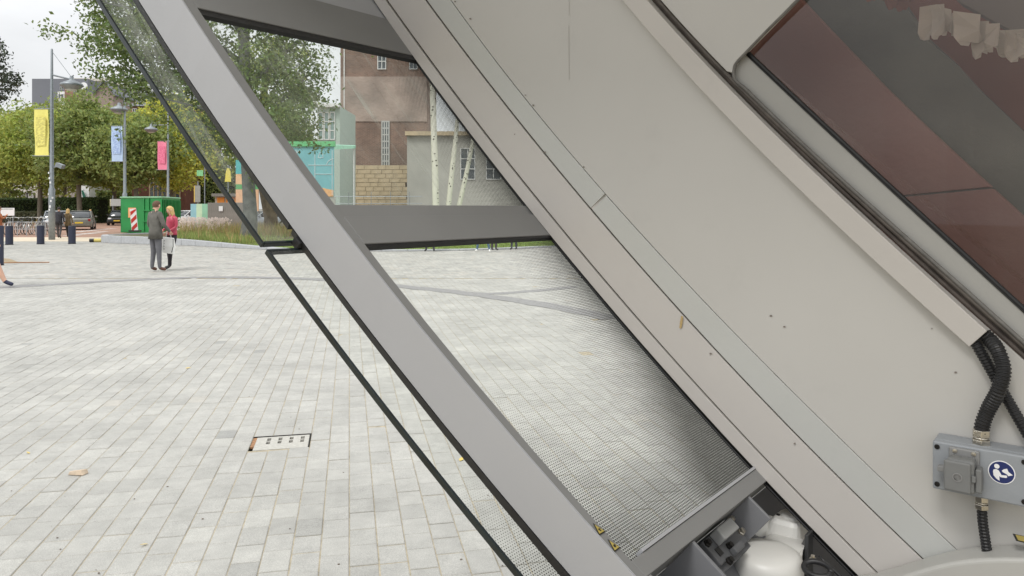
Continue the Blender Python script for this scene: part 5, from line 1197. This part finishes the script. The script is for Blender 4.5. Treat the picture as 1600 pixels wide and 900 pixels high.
# orange kiosk, fence, mural boards
M_or = mat('kiosk_orange', lin(232, 150, 60), .6, var=.08)
ki = thing('orange_kiosk', 'orange kiosk with flat grey roof behind the timber fence', 'kiosk', (gx(356, 66), 66, 0))
A, B_ = at(336, 307, 66), at(378, 345, 66); b = MB(); b.box(((A.x + B_.x) / 2, 67.2, A.z / 2), (B_.x - A.x, 2.4, A.z)); b.build('wall', mat('kiosk_grey', lin(186, 176, 160), .7), ki)
for q in ((339, 350), (353, 364), (366, 376)):
    a_, c_ = at(q[0], 308.5, 65.9), at(q[1], 320, 65.9); b = MB(); b.box(((a_.x + c_.x) / 2, 65.97, (a_.z + c_.z) / 2), (c_.x - a_.x, .06, a_.z - c_.z)); b.build('orange_panel', M_or, ki)
a_ = at(334, 302.5, 66); c_ = at(380, 307, 66); b = MB(); b.box(((a_.x + c_.x) / 2, 67, (a_.z + c_.z) / 2), (c_.x - a_.x, 3, a_.z - c_.z)); b.build('roof', mat('kiosk_roof', lin(120, 118, 112), .8), ki)
fe = thing('timber_fence', 'weathered grey vertical board fence beyond the planting bed', 'fence', (gx(348, 56), 56, 0)); zt_ = at(0, 316.5, 56).z; me_b = MB(); me_b.box((0, 0, zt_ / 2), (.145, .025, zt_)); mesh_b = me_b.mesh('board', mat('weathered_board', lin(136, 132, 126), .9, var=.15, scale=5, stretch=(6, 6, 1)))
x_ = gx(326, 56); i = 0
while x_ < gx(396, 56):
    o = bpy.data.objects.new('board', mesh_b); COL.objects.link(o); o.location = (x_, 56 + rnd.uniform(-.012, .012), rnd.uniform(-.03, 0)); put(o, fe); x_ += .152; i += 1
b = MB(); b.box((gx(361, 56), 56.05, .6), (gx(396, 56) - gx(326, 56), .05, .09)); b.box((gx(361, 56), 56.05, zt_ - .4), (gx(396, 56) - gx(326, 56), .05, .09)); b.build('rail', M_bark, fe)
b = MB(); a_ = at(345, 326, 55.9); b.box(a_, (.3, .01, .38)); tag(b.build('paper_notice', M_wht, None), 'small white notice fixed to the grey board fence', 'notice')
mu_ = thing('mural_panel', 'low panel painted pale green, white and blue beside the fence', 'mural', (gx(312, 57), 57, 0)); seqm = [(298, 307, lin(150, 196, 206)), (307, 316, lin(198, 224, 190)), (316, 326, lin(150, 200, 170))]
for q0, q1, c in seqm:
    a_, c_ = at(q0, 318.5, 57), at(q1, 336, 57); b = MB(); b.box(((a_.x + c_.x) / 2, 57, a_.z / 2), (c_.x - a_.x, .05, a_.z)); b.build('painted_board', mat('mural_%d' % q0, c, .7, var=.1, scale=2), mu_)
HD = 62
pm = thing('painted_hoarding', 'tall hoarding painted teal, orange and green behind the plane trunk', 'hoarding', (gx(386, HD), HD, 0))
for (y0_, y1_, c) in ((250, 272, lin(96, 180, 182)), (272, 288, lin(226, 184, 142)), (288, 296, lin(96, 164, 106)), (296, 330, lin(224, 180, 144))):
    a_, c_ = at(369, y0_, HD), at(404, y1_, HD); b = MB(); b.box(((a_.x + c_.x) / 2, HD, (a_.z + max(.0, c_.z)) / 2), (c_.x - a_.x, .2, a_.z - max(0, c_.z) - .01)); b.build('painted_band', mat('hoard_%d' % y0_, c, .7, var=.06), pm)
a_, c_ = at(369, 330, HD), at(404, 350, HD); b = MB(); b.box(((a_.x + c_.x) / 2, HD + .02, a_.z / 2), (c_.x - a_.x, .18, a_.z)); b.build('plinth', M_galv, pm)
# teal container with chalk-like drawing
TDn = 60
tl = thing('teal_hoarding', 'teal painted site hoarding with green top rail and white line drawing', 'hoarding', (gx(485, TDn), TDn, 0))
M_teal = mat('teal_paint', lin(126, 184, 190), .6, var=.06, scale=1, stain=.1)
for i, (q0, q1) in enumerate(((440, 463), (463, 492), (492, 522))):
    a_, c_ = at(q0, 229, TDn), at(q1, 307, TDn); b = MB(); b.box(((a_.x + c_.x) / 2, TDn, (a_.z + c_.z) / 2), (c_.x - a_.x - .02, .12, a_.z - c_.z)); b.build('board_panel', M_teal, tl)
a_, c_ = at(438, 221, TDn), at(524, 229, TDn); b = MB(); b.box(((a_.x + c_.x) / 2, TDn - .05, (a_.z + c_.z) / 2), (c_.x - a_.x, .3, a_.z - c_.z)); b.build('top_rail', mat('rail_green', lin(110, 190, 130), .6), tl)
a_, c_ = at(438, 307, TDn), at(524, 340, TDn); b = MB(); b.box(((a_.x + c_.x) / 2, TDn + .03, a_.z / 2), (c_.x - a_.x, .1, a_.z)); b.build('plinth', mat('hoard_base', lin(170, 172, 164), .8), tl)
b = MB(); q = [at(x, y, TDn - .07) for x, y in ((482, 307), (521, 307), (521, 297), (510, 295), (498, 292), (486, 291))]; b.prism(q, [v + Vector((0, .02, 0)) for v in q]); b.build('orange_dune', mat('dune_orange', lin(222, 176, 128), .7), tl)
b = MB()
for seg_ in ([(455, 230), (471, 230)], [(492, 234), (492, 300)], [(481, 258), (521, 258)], [(492, 272), (520, 272)], [(497, 246), (500, 238), (504, 240), (505, 246), (500, 247), (497, 246)], [(510, 257), (513, 252), (517, 249), (521, 248)], [(462, 234), (464, 238), (462, 240)], [(464, 240), (466, 235), (468, 240)], [(519, 235), (519, 305)]):
    b.tube([at(x, y, TDn - .08) for x, y in seg_], .022, 4)
b.build('line_drawing', M_wht, tl)
# site fence posts by the tower foot
sf = thing('site_fence', 'thin metal mesh site fence at the foot of the brick tower', 'fence', (gx(560, 70), 70, 0))
for px in (522, 545, 580, 610, 640): b = MB(); b.tube([(gx(px, 70), 70, 0), (gx(px, 70), 70, at(0, 300, 70).z)], .03, 5); b.build('post', M_galv, sf)
b = MB(); b.tube([at(520, 307, 70), at(660, 307, 70)], .03, 5); b.tube([at(520, 318, 70), at(660, 318, 70)], .025, 5); b.build('rail', M_galv, sf)
# litter: broken brick, yellow leaves, pebbles
p = ground(122, 741); b = MB()
b.prism([Vector(v) for v in ((-.052, -.018, .001), (.045, -.03, .001), (.055, .018, .001), (-.04, .028, .001))], [Vector(v) for v in ((-.048, -.010, .020), (.03, -.022, .034), (.05, .010, .030), (-.036, .020, .016))])
o = b.build('broken_brick', mat('brick_shard', lin(196, 178, 156), .9, var=.2, scale=30, bump=.4), None, bevel=.004); o.location = p; tag(o, 'broken beige piece of brick lying on the paving', 'brick')
for i, (px, py, nm) in enumerate([(294, 576, 'pale yellow leaf curled on the open paving'), (721, 719, 'yellow leaf on the paving seen through the lower glass strip'), (44, 709, 'pale leaf scrap near the broken brick'), (225, 853, 'tan leaf lying in a paving joint')]):
    p = ground(px, py); r = .03 if i < 2 else .018; V = [(-r, 0, .004), (-.3 * r, .45 * r, .009), (r, .1 * r, .012), (-.2 * r, -.5 * r, .006)]; b = MB(); b.prism([Vector(v) for v in V], [Vector(v) + Vector((0, 0, .0015)) for v in V])
    o = b.build('fallen_leaf', mat('fallen_leaf_yellow', lin(214, 190, 110), .8, var=.1), None); o.location = p; o.rotation_euler = (0, 0, i * 1.3); tag(o, nm, 'leaf')
b = MB()
for i in range(70):
    px, py = rnd.uniform(0, 800), 460 + 440 * rnd.random() ** 1.3; p = ground(px, py); r = rnd.uniform(.0015, .0045); b.ball(p + Vector((0, 0, r * .5)), (r * rnd.uniform(.8, 2), r, r * .6), 6)
tag(b.build('grit', mat('grit_brown', lin(96, 84, 70), .9, var=.3), None), 'dark specks of grit scattered over the paving', 'grit', kind='stuff')

# ------------------------------------------------------------------ people
M_skin = mat('skin', lin(206, 164, 140), .55, var=.05)
def cloth(name, c, rough=.85): return mat('cloth_' + name, c, rough, var=.16, scale=9, bump=.25, bscale=22)
def person(label, loc, rz, H, top, bottom, shoe, hair, pose=None, hairlen=0, coat=None, group=None, detail=False, cuff=True, bare_leg=False, cat='person'):
    """standing figure facing local +Y; the body is grown by a Skin modifier from its skeleton"""
    J = {'pel': (0, 0, .93), 'spi': (0, .0, 1.10), 'che': (0, .005, 1.30), 'nb': (0, -.01, 1.45), 'nk': (0, .005, 1.52), 'hd': (0, .02, 1.62), 'ht': (0, .005, 1.71),
         'no': (0, .105, 1.62), 'shL': (-.17, -.01, 1.41), 'elL': (-.24, -.03, 1.14), 'wrL': (-.25, .06, .90), 'haL': (-.25, .10, .82), 'shR': (.17, -.01, 1.41), 'elR': (.24, -.03, 1.14), 'wrR': (.25, .06, .90), 'haR': (.25, .10, .82),
         'hiL': (-.09, 0, .88), 'knL': (-.10, .02, .50), 'anL': (-.11, -.02, .09), 'toL': (-.13, .13, .045), 'hiR': (.09, 0, .88), 'knR': (.10, .02, .50), 'anR': (.11, -.02, .09), 'toR': (.13, .13, .045)}
    if pose: J.update(pose)
    R_ = {'pel': (.155, .115), 'spi': (.14, .10), 'che': (.165, .115), 'nb': (.075, .065), 'nk': (.052, .055), 'hd': (.072, .088), 'ht': (.052, .065), 'no': (.012, .012),
          'sh': (.075, .075), 'el': (.052, .052), 'wr': (.034, .034), 'ha': (.036, .022), 'hi': (.10, .10), 'kn': (.066, .066), 'an': (.045, .045), 'to': (.042, .035)}
    if hairlen: R_['pel'] = (.150, .11); R_['spi'] = (.115, .09); R_['che'] = (.14, .105); R_['sh'] = (.062, .062); R_['el'] = (.043, .043)
    E_ = [('pel', 'spi', 't'), ('spi', 'che', 't'), ('che', 'nb', 't'), ('nb', 'nk', 's'), ('nk', 'hd', 's'), ('hd', 'ht', 's'), ('hd', 'no', 's')]
    for s in 'LR': E_ += [('che', 'sh' + s, 't'), ('sh' + s, 'el' + s, 't'), ('el' + s, 'wr' + s, 't'), ('wr' + s, 'ha' + s, 's'), ('pel', 'hi' + s, 'b'), ('hi' + s, 'kn' + s, 'b'), ('kn' + s, 'an' + s, 's' if bare_leg else 'b'), ('an' + s, 'to' + s, 'f')]
    K = list(J); k = H / 1.76
    root = thing('person', label, cat, loc, group, rz)
    me = bpy.data.meshes.new('skeleton'); me.from_pydata([Vector(J[q]) * k for q in K], [(K.index(a), K.index(b)) for a, b, _ in E_], [])
    o = bpy.data.objects.new('skeleton', me); COL.objects.link(o); md = o.modifiers.new('skin', 'SKIN'); md.use_smooth_shade = True
    sv = me.skin_vertices[0] if me.skin_vertices else None
    if sv is None:
        bm = bmesh.new(); bm.from_mesh(me); bm.verts.layers.skin.verify(); bm.to_mesh(me); bm.free(); sv = me.skin_vertices[0]
    for i, q in enumerate(K):
        r = R_.get(q) or R_[q[:2]]; sv.data[i].radius = (r[0] * k, r[1] * k); sv.data[i].use_root = (q == 'pel')
    ss = o.modifiers.new('sub', 'SUBSURF'); ss.levels = ss.render_levels = 2 if detail else 1
    dg = bpy.context.evaluated_depsgraph_get(); bme = bpy.data.meshes.new_from_object(o.evaluated_get(dg)); bpy.data.objects.remove(o)
    mats = {'s': M_skin, 't': top, 'b': bottom, 'f': shoe}; keys = list(mats)
    bme.materials.clear()
    for q in keys: bme.materials.append(mats[q])
    segs = [(Vector(J[a]) * k, Vector(J[b]) * k, keys.index(m_)) for a, b, m_ in E_]
    for p in bme.polygons:
        c = p.center; best = 1e9
        for a, b_, mi in segs:
            ab = b_ - a; t = max(0, min(1, (c - a).dot(ab) / ab.length_squared)); dd = (a + ab * t - c).length
            if dd < best: best = dd; p.material_index = mi
        p.use_smooth = True
        if c.z < .075 * k: p.material_index = 3
    bo = bpy.data.objects.new('body', bme); COL.objects.link(bo); bo.parent = root
    # fingers
    if detail:
        for s in 'LR':
            w_, h_ = Vector(J['wr' + s]) * k, Vector(J['ha' + s]) * k; d_ = (h_ - w_).normalized(); sd = d_.orthogonal().normalized()
            b = MB(); b.smooth = True
            for i in range(4): st_ = h_ + sd * (i - 1.5) * .018; L = (.055, .064, .060, .048)[i]; b.tube([st_ - d_ * .01, st_ + d_ * L * .6, st_ + d_ * L + Vector((0, .015, 0))], [.0095, .009, .007], 6)
            b.tube([h_ - sd * .03 - d_ * .03, h_ - sd * .05, h_ - sd * .052 + d_ * .03], [.011, .01, .008], 6); child(b, 'fingers', M_skin, bo)
    hd = (Vector(J['hd']) + Vector((0, 0, .02))) * k
    b = MB(); b.smooth = True; rings = []
    # hair cap: covers crown, back and sides, leaves the face free
    n_r, n_s = 10, 20
    for j in range(n_r):
        el = j / (n_r - 1); ring = []
        for i in range(n_s):
            q = 2 * math.pi * i / n_s; front = max(0, math.sin(q)) ** .45
            zr_ = -(.05 + hairlen) * (1 - front) + .052 * front
            z = .100 - (.100 - zr_) * el ** .8; rr = math.sqrt(max(.02, 1 - (max(0, z) / .104) ** 2)); wv = 1 + (.07 * math.sin(q * 7 + j * .8) if hairlen else .02 * math.sin(q * 5)) * el + (.12 * max(0, -z) / .1 if hairlen else -.5 * max(0, -z))
            ring.append(hd + Vector((.086 * rr * math.cos(q) * wv, (.104 * rr * math.sin(q) - .014) * wv, z)) * k)
        rings.append(ring)
    b.loft(rings); child(b, 'hair', hair, bo)
    if detail:
        for s in (-1, 1):
            b = MB(); b.smooth = True; b.ball(Vector(J['hd']) * k + Vector((s * .030, .082, .012)) * k, (.012 * k, .008 * k, .008 * k), 8); child(b, 'eye', M_blk, bo)
            b = MB(); b.smooth = True; b.ball(Vector(J['hd']) * k + Vector((s * .080, .0, .0)) * k, (.014 * k, .024 * k, .034 * k), 8); child(b, 'ear', M_skin, bo)
        b = MB(); b.box(Vector(J['hd']) * k + Vector((0, .088, -.045)) * k, (.042 * k, .012 * k, .010 * k)); child(b, 'mouth', mat('lips', lin(160, 84, 80), .5), bo)
    if coat:
        zs = [(1.44, .10, .085), (1.38, .19, .115), (1.28, .19, .135), (1.12, .165, .125), (1.0, .175, .135), (coat, .195, .15), (coat + .012, .18, .135)]
        if hairlen: zs = [(z, a * .87, b_ * .92) for z, a, b_ in zs]
        b = MB(); b.smooth = True; off = Vector(J['che'])
        rings = []
        for z, a, b_ in zs:
            f_ = max(0, min(1, (z - .9) / .4)); cx_ = Vector(J['pel']).lerp(Vector(J['che']), f_)
            rings.append([Vector((cx_.x + a * math.cos(q), cx_.y + b_ * math.sin(q) * 1, z)) * k for q in np.linspace(0, 2 * math.pi, 25)[:-1]])
        b.loft(rings, cap=False); child(b, 'jacket', top, bo)
        b = MB(); b.smooth = True; nb_ = Vector(J['nb']); b.loft([[(nb_ + Vector((.075 * math.cos(q) * s_, .07 * math.sin(q) * s_, z))) * k for q in np.linspace(0, 2 * math.pi, 17)[:-1]] for s_, z in ((1.15, -.03), (1.05, .03), (.92, .045))], cap=False); child(b, 'collar', top, bo)
    return root
M_hb = mat('hair_brown', lin(92, 68, 50), .7, var=.2, scale=30); M_hl = mat('hair_blond', lin(204, 170, 112), .6, var=.18, scale=20, stretch=(6, 6, 1)); M_hd = mat('hair_dark', lin(44, 38, 34), .7, var=.2)
M_tweed = cloth('tweed', lin(98, 96, 90)); M_gtr = cloth('grey_trousers', lin(98, 98, 102)); M_shb = mat('shoe_brown', lin(96, 62, 48), .4); M_black = cloth('black', lin(40, 36, 40)); M_shk = mat('shoe_dark', lin(44, 42, 42), .5)
M_pink = mat('leather_pink', lin(178, 62, 84), .42, var=.14, scale=8, bump=.3, bscale=14)
pm_ = ground(243, 424.5); pw_ = ground(268.5, 421)
person('man in grey jacket and grey trousers standing with his back turned', pm_, -.5, 1.83, M_tweed, M_gtr, M_shb, M_hb, dict(elR=(.27, .03, 1.14), wrR=(.20, .24, .98), haR=(.17, .30, .93), elL=(-.25, .0, 1.15), wrL=(-.24, .12, .93), haL=(-.22, .17, .87), hd=(.0, .045, 1.615), ht=(0, .04, 1.705), no=(0, .13, 1.60), anR=(.13, .02, .09), toR=(.17, .17, .045)), 0, .80, detail=True)
person('blonde woman in pink leather jacket and black leggings facing the man', pw_, 2.55, 1.70, M_pink, M_black, M_shk, M_hl, dict(elR=(.21, .0, 1.16), wrR=(.14, .19, 1.05), haR=(.08, .24, 1.02), elL=(-.21, .0, 1.16), wrL=(-.13, .20, 1.02), haL=(-.07, .26, .97), hd=(.02, .055, 1.61), ht=(.02, .04, 1.70), no=(.02, .14, 1.59), anL=(-.05, .10, .09), toL=(-.07, .25, .045), knL=(-.08, .09, .5)), .13, .94, detail=True)
# white carrier bag
bg_ = ground(271, 420); bg_.y -= .52
B0 = thing('carrier_bag', 'white carrier bag with black print held by the woman in pink', 'bag', (bg_.x + .10, bg_.y, .42))
b = MB(); V0 = [(-.15, -.05, .05), (.15, -.05, 0), (.15, .05, 0), (-.15, .05, .05)]; V1 = [(-.155, -.075, .22), (.16, -.08, .2), (.16, .08, .2), (-.155, .075, .22)]; V2 = [(-.14, -.03, .45), (.15, -.03, .42), (.15, .03, .42), (-.14, .03, .45)]
b.loft([[Vector(v) for v in r] for r in (V0, V1, V2)]); child(b, 'bag_body', mat('bag_white', lin(232, 232, 228), .6, var=.04, scale=8), B0, bevel=.015)
b = MB(); b.smooth = True; b.tube([(-.06, 0, .43), (-.02, -.01, .58), (.03, .01, .60), (.08, 0, .43)], .008, 6); child(b, 'handle', M_wht, B0)
b = MB(); b.tube([(.13, -.085, .05), (.163, -.07, .20), (.15, -.04, .40)], .009, 5); child(b, 'black_edge', M_blk, B0)
b = MB()
for z_ in (.12, .19, .26, .33): b.tube([(-.09, -.079 + abs(z_ - .2) * .16, z_), (-.06, -.081 + abs(z_ - .2) * .16, z_ + .02), (-.09, -.079 + abs(z_ - .2) * .16, z_ + .04)], .006, 4)
child(b, 'print', mat('print_grey', lin(120, 120, 122), .7), B0)
# couple walking away
walk = dict(knL=(-.10, .12, .52), anL=(-.11, .2, .12), toL=(-.12, .34, .06), knR=(.1, -.02, .5), anR=(.11, -.18, .13), toR=(.12, -.04, .05))
person('man in dark coat walking away past the bollards', ground(92, 373), .2, 1.72, cloth('charcoal', lin(52, 52, 58)), cloth('dark_grey', lin(78, 74, 76)), M_shk, M_hd, walk, 0, .78)
person('blonde woman in brown coat walking away beside the man in dark coat', ground(106, 372.5), .05, 1.62, cloth('camel', lin(112, 96, 70)), M_black, M_shk, M_hl, walk, .14, .72)
person('woman in red coat walking by the grey car', ground(141, 355.5), -1.4, 1.55, cloth('scarlet', lin(206, 70, 44)), M_black, M_shk, M_hl, walk, .05, .55)
person('person in rust-orange jacket and dark jeans at the left edge', ground(-2, 388), -.8, 1.72, cloth('rust', lin(156, 92, 56)), cloth('denim_dark', lin(52, 56, 72)), M_shk, M_hb, dict(elR=(.26, .12, 1.22), wrR=(.16, .25, 1.36), haR=(.12, .28, 1.42)), .04, .88)
nv_ = mat('sneaker_navy', lin(38, 42, 66), .6)
st_ = person('walker with bare calves and navy sneakers stepping out of view', ground(-16, 449) , -1.25, 1.72, cloth('navy_top', lin(60, 64, 84)), cloth('shorts', lin(96, 92, 84)), nv_, M_hb, dict(knR=(.1, .14, .52), anR=(.11, .30, .12), toR=(.12, .46, .05), knL=(-.1, -.02, .5), anL=(-.11, -.2, .16), toL=(-.11, -.1, .05)), 0, None, bare_leg=True)
# people standing by the lawn, mostly hidden by the transom
den = cloth('denim', lin(84, 110, 132)); M_wsh = mat('sneaker_white', lin(232, 230, 224), .5)
person('person in blue jeans and white sneakers standing by the lawn kerb', ground(755, 394), 2.9, 1.55, cloth('cream_top', lin(190, 184, 170)), den, M_wsh, M_hb, dict(hiL=(-.12, 0, .88), knL=(-.20, .03, .5), anL=(-.27, 0, .09), toL=(-.32, .13, .045), hiR=(.12, 0, .88), knR=(.20, .03, .5), anR=(.27, 0, .09), toR=(.31, .14, .045)), .06)
person('person in charcoal trousers standing by the lawn kerb under the transom', ground(672, 393.5), 3.0, 1.55, cloth('olive_top', lin(96, 98, 82)), cloth('charcoal_trousers', lin(72, 70, 74)), M_shk, M_hd, dict(anL=(-.17, 0, .09), toL=(-.2, .13, .045), anR=(.17, 0, .09), toR=(.2, .13, .045)), 0, .8)
person('person in dark trousers beside the one in white sneakers', ground(772, 391.8), -.6, 1.55, cloth('brown_top', lin(110, 92, 82)), cloth('umber_trousers', lin(78, 72, 76)), M_shk, M_hb, None, .05)
person('person in dark jeans standing alone at the lawn end', ground(803, 391), .4, 1.55, cloth('slate_top', lin(92, 100, 110)), cloth('ink_jeans', lin(66, 66, 76)), M_shk, M_hd, None, 0)

# ------------------------------------------------------------------ cars
M_tyre = mat('tyre', (.02, .02, .02), .85); M_rim = mat('alloy', lin(168, 170, 172), .3, .8, var=.05); M_cgl = mat('car_glass', lin(40, 46, 50), .06, var=.2, scale=2, spec=1); M_lamp = mat('headlamp', lin(226, 228, 230), .15, var=.04); M_rlamp = mat('tail_lamp', lin(150, 24, 24), .2)
def car(label, loc, rz, body, group=None):
    """hatchback facing local -Y"""
    t = thing('parked_car', label, 'car', loc, group, rz); W_ = .86
    def sec(y, zl, zh, w0, w1): return [Vector((-w0, y, zl)), Vector((-w0 * 1.02, y, zl + (zh - zl) * .5)), Vector((-w1, y, zh)), Vector((w1, y, zh)), Vector((w0 * 1.02, y, zl + (zh - zl) * .5)), Vector((w0, y, zl))]
    b = MB(); b.smooth = True; b.loft([sec(-2.05, .32, .60, .62, .56), sec(-1.95, .24, .72, .78, .70), sec(-1.2, .20, .88, .86, .80), sec(-.75, .20, .93, .87, .82), sec(.9, .20, .95, .87, .82), sec(1.7, .22, .92, .84, .76), sec(1.98, .30, .80, .74, .66)]); child(b, 'body', body, t, bevel=.02)
    b = MB(); b.smooth = True
    def cs(y, z, w): return [Vector((-w - (.0), y, .90)), Vector((-w * .86, y, z)), Vector((w * .86, y, z)), Vector((w, y, .90))]
    b.loft([cs(-.85, .92, .80), cs(-.15, 1.38, .78), cs(.9, 1.42, .78), cs(1.75, .95, .74)]); child(b, 'cabin', M_cgl, t)
    b = MB(); b.smooth = True; b.loft([[Vector((x, y, z)) for x, z in ((-.66, z0_), (-.6, z0_ + .03), (.6, z0_ + .03), (.66, z0_))] for y, z0_ in ((-.18, 1.375), (.3, 1.42), (.92, 1.41))]); child(b, 'roof', body, t)
    for sx_ in (-1, 1):
        b = MB()
        for p in ([(-.82, .9), (-.16, 1.37)], [(.4, .93), (.36, 1.42)], [(1.72, .92), (.9, 1.41)]): b.tube([(sx_ * .80, p[0][0], p[0][1]), (sx_ * .68, p[1][0], p[1][1])], .035, 6)
        child(b, 'pillar', body, t)
        for y in (-1.3, 1.25):
            Rw = Matrix.Rotation(math.pi / 2, 3, 'Y'); w0 = child(MB().lathe([(.19, -.10), (.30, -.10), (.32, -.06), (.32, .06), (.30, .10), (.19, .10)], (sx_ * .80, y, .32), Rw, 20), 'wheel', M_tyre, t)
            child(MB().lathe([(.19, -.105), (.05, -.11), (.05, .11), (.19, .105)], (sx_ * .80, y, .32), Rw, 16), 'rim', M_rim, w0)
        child(MB().box((sx_ * .60, -1.99, .66), (.30, .12, .14)), 'headlight', M_lamp, t, bevel=.03); child(MB().box((sx_ * .66, 1.93, .74), (.18, .1, .2)), 'tail_light', M_rlamp, t, bevel=.02)
        child(MB().box((sx_ * .95, -.55, .98), (.16, .12, .12)), 'mirror', body, t, bevel=.03)
    child(MB().box((0, -2.06, .46), (.52, .02, .11)), 'number_plate', mat('plate_yellow', lin(222, 190, 60), .5), t); child(MB().box((0, -2.045, .58), (.6, .03, .1)), 'grille', M_blk, t); child(MB().box((0, 1.985, .55), (.52, .02, .11)), 'number_plate', mat('plate_yellow', lin(222, 190, 60), .5), t)
    return t
M_cblk = mat('car_black', lin(34, 36, 38), .22, var=.1); M_cgry = mat('car_grey', lin(120, 120, 112), .25, .3, var=.06); M_cwht = mat('car_white', lin(214, 216, 216), .25, var=.04); M_csil = mat('car_silver', lin(150, 154, 158), .25, .4, var=.05)
car('black car facing the square with yellow number plate', ground(170, 352.5) + Vector((0, 2, 0)), .35, M_cblk, 'parked cars')
car('grey hatchback parked behind the blonde woman in brown', ground(127, 358.5), math.pi + .45, M_cgry, 'parked cars')
car('silver car parked behind the bicycles', ground(88, 359), .55, M_csil, 'parked cars')
car('white car parked beside the low mural panel', Vector((gx(291, 66), 66, 0)), -.5, M_cwht, 'parked cars')
car('dark car parked under the tree by the painted hoarding', Vector((gx(411, 59), 59, 0)), -.9, M_csil, 'parked cars')

# ------------------------------------------------------------------ bicycles and stands
M_bk = [mat('bike_paint_%d' % i, c, .4, var=.1) for i, c in enumerate((lin(50, 54, 58), lin(150, 152, 154), lin(70, 88, 104), lin(176, 150, 60)))]; M_chr = mat('bike_chrome', lin(190, 190, 186), .3, .7)
def bike_proto(m):
    t = thing('bicycle', '', 'bicycle'); Rw = Matrix.Rotation(math.pi / 2, 3, 'Y')
    for y in (-.52, .54):
        b = MB(); b.tube([(0, y + .33 * math.cos(a), .345 + .33 * math.sin(a)) for a in np.linspace(0, 2 * math.pi, 21)], .018, 5); w0 = child(b, 'wheel', M_tyre, t)
        b = MB(); b.tube([(0, y + .30 * math.cos(a), .345 + .30 * math.sin(a)) for a in np.linspace(0, 2 * math.pi, 21)], .010, 4)
        for a in np.linspace(0, math.pi, 7)[:-1]: b.tube([(0, y + .3 * math.cos(a), .345 + .3 * math.sin(a)), (0, y - .3 * math.cos(a), .345 - .3 * math.sin(a))], .003, 3)
        child(b, 'spokes', M_chr, w0); b = MB(); b.tube([(0, y + .365 * math.cos(a), .345 + .365 * math.sin(a)) for a in np.linspace(.2, 2.6, 9)], .02, 5); child(b, 'mudguard', M_chr, t)
    b = MB(); 
    for p, q in (((0, -.36, .82), (0, -.10, .32)), ((0, -.10, .32), (0, .16, .84)), ((0, -.34, .74), (0, .14, .76)), ((0, -.10, .32), (0, .54, .345)), ((0, .16, .80), (0, .54, .345)), ((0, -.38, .95), (0, -.52, .345))): b.tube([p, q], .017, 6)
    child(b, 'frame', m, t); b = MB(); b.smooth = True; b.tube([(-.30, -.20, 1.02), (-.24, -.32, 1.06), (0, -.39, 1.04), (.24, -.32, 1.06), (.30, -.20, 1.02)], .015, 6); b.tube([(0, -.39, 1.04), (0, -.38, .9)], .014, 6); child(b, 'handlebar', M_chr, t)
    b = MB(); b.smooth = True; b.ball((0, .2, .93), (.09, .15, .04), 10); child(b, 'saddle', M_blk, t); b = MB(); b.tube([(0, .16, .82), (0, .18, .92)], .014, 6); child(b, 'seat_post', M_chr, t)
    b = MB(); b.box((0, .5, .74), (.16, .36, .02)); child(b, 'rack', M_chr, t); return t
protos = [bike_proto(m) for m in M_bk]
used = set()
BD = 45.5
for i in range(11):
    k_ = rnd.choice((0, 0, 1, 1, 2)) if i != 6 else 3; o = protos[k_] if k_ not in used else copy_tree(protos[k_]); used.add(k_)
    o.location = (gx(2 + i * 7.6, BD), BD + rnd.uniform(-.3, .5), .004); o.rotation_euler = (0, rnd.uniform(-.08, .08), .35 + rnd.uniform(-.15, .15) + (math.pi if rnd.random() < .4 else 0))
    o['label'] = 'yellow-framed bicycle among the parked bicycles in the stands' if k_ == 3 else ['dark-framed bicycle parked in the metal stands', 'silver-framed bicycle parked in the metal stands', 'blue-grey bicycle parked in the metal stands'][k_]; o['group'] = 'bicycles parked in the stands'
for k_ in range(4):
    if k_ not in used: 
        for c in list(protos[k_].children_recursive): bpy.data.objects.remove(c)
        bpy.data.objects.remove(protos[k_])
M_rack = mat('rack_steel', lin(176, 178, 180), .4, .5, var=.08)
for i in range(5):
    x_ = gx(20 + i * 14.5, 43.2); t = thing('bicycle_stand', 'galvanised hoop rail stand in the row for bicycles', 'bicycle stand', (x_, 43.2, 0), 'bicycle stands in a row'); b = MB(); b.tube([(-.27, 0, 0), (-.27, 0, .82), (.27, 0, .82), (.27, 0, 0)], .028, 8); child(b, 'hoop', M_rack, t); b = MB(); b.tube([(-.27, 0, .4), (.27, 0, .4)], .02, 6); child(b, 'rail', M_rack, t)
    for q in (-.12, .03, .16): b = MB(); b.tube([(q, 0, .4), (q, 0, .8)], .012, 5); child(b, 'bar', M_rack, t)
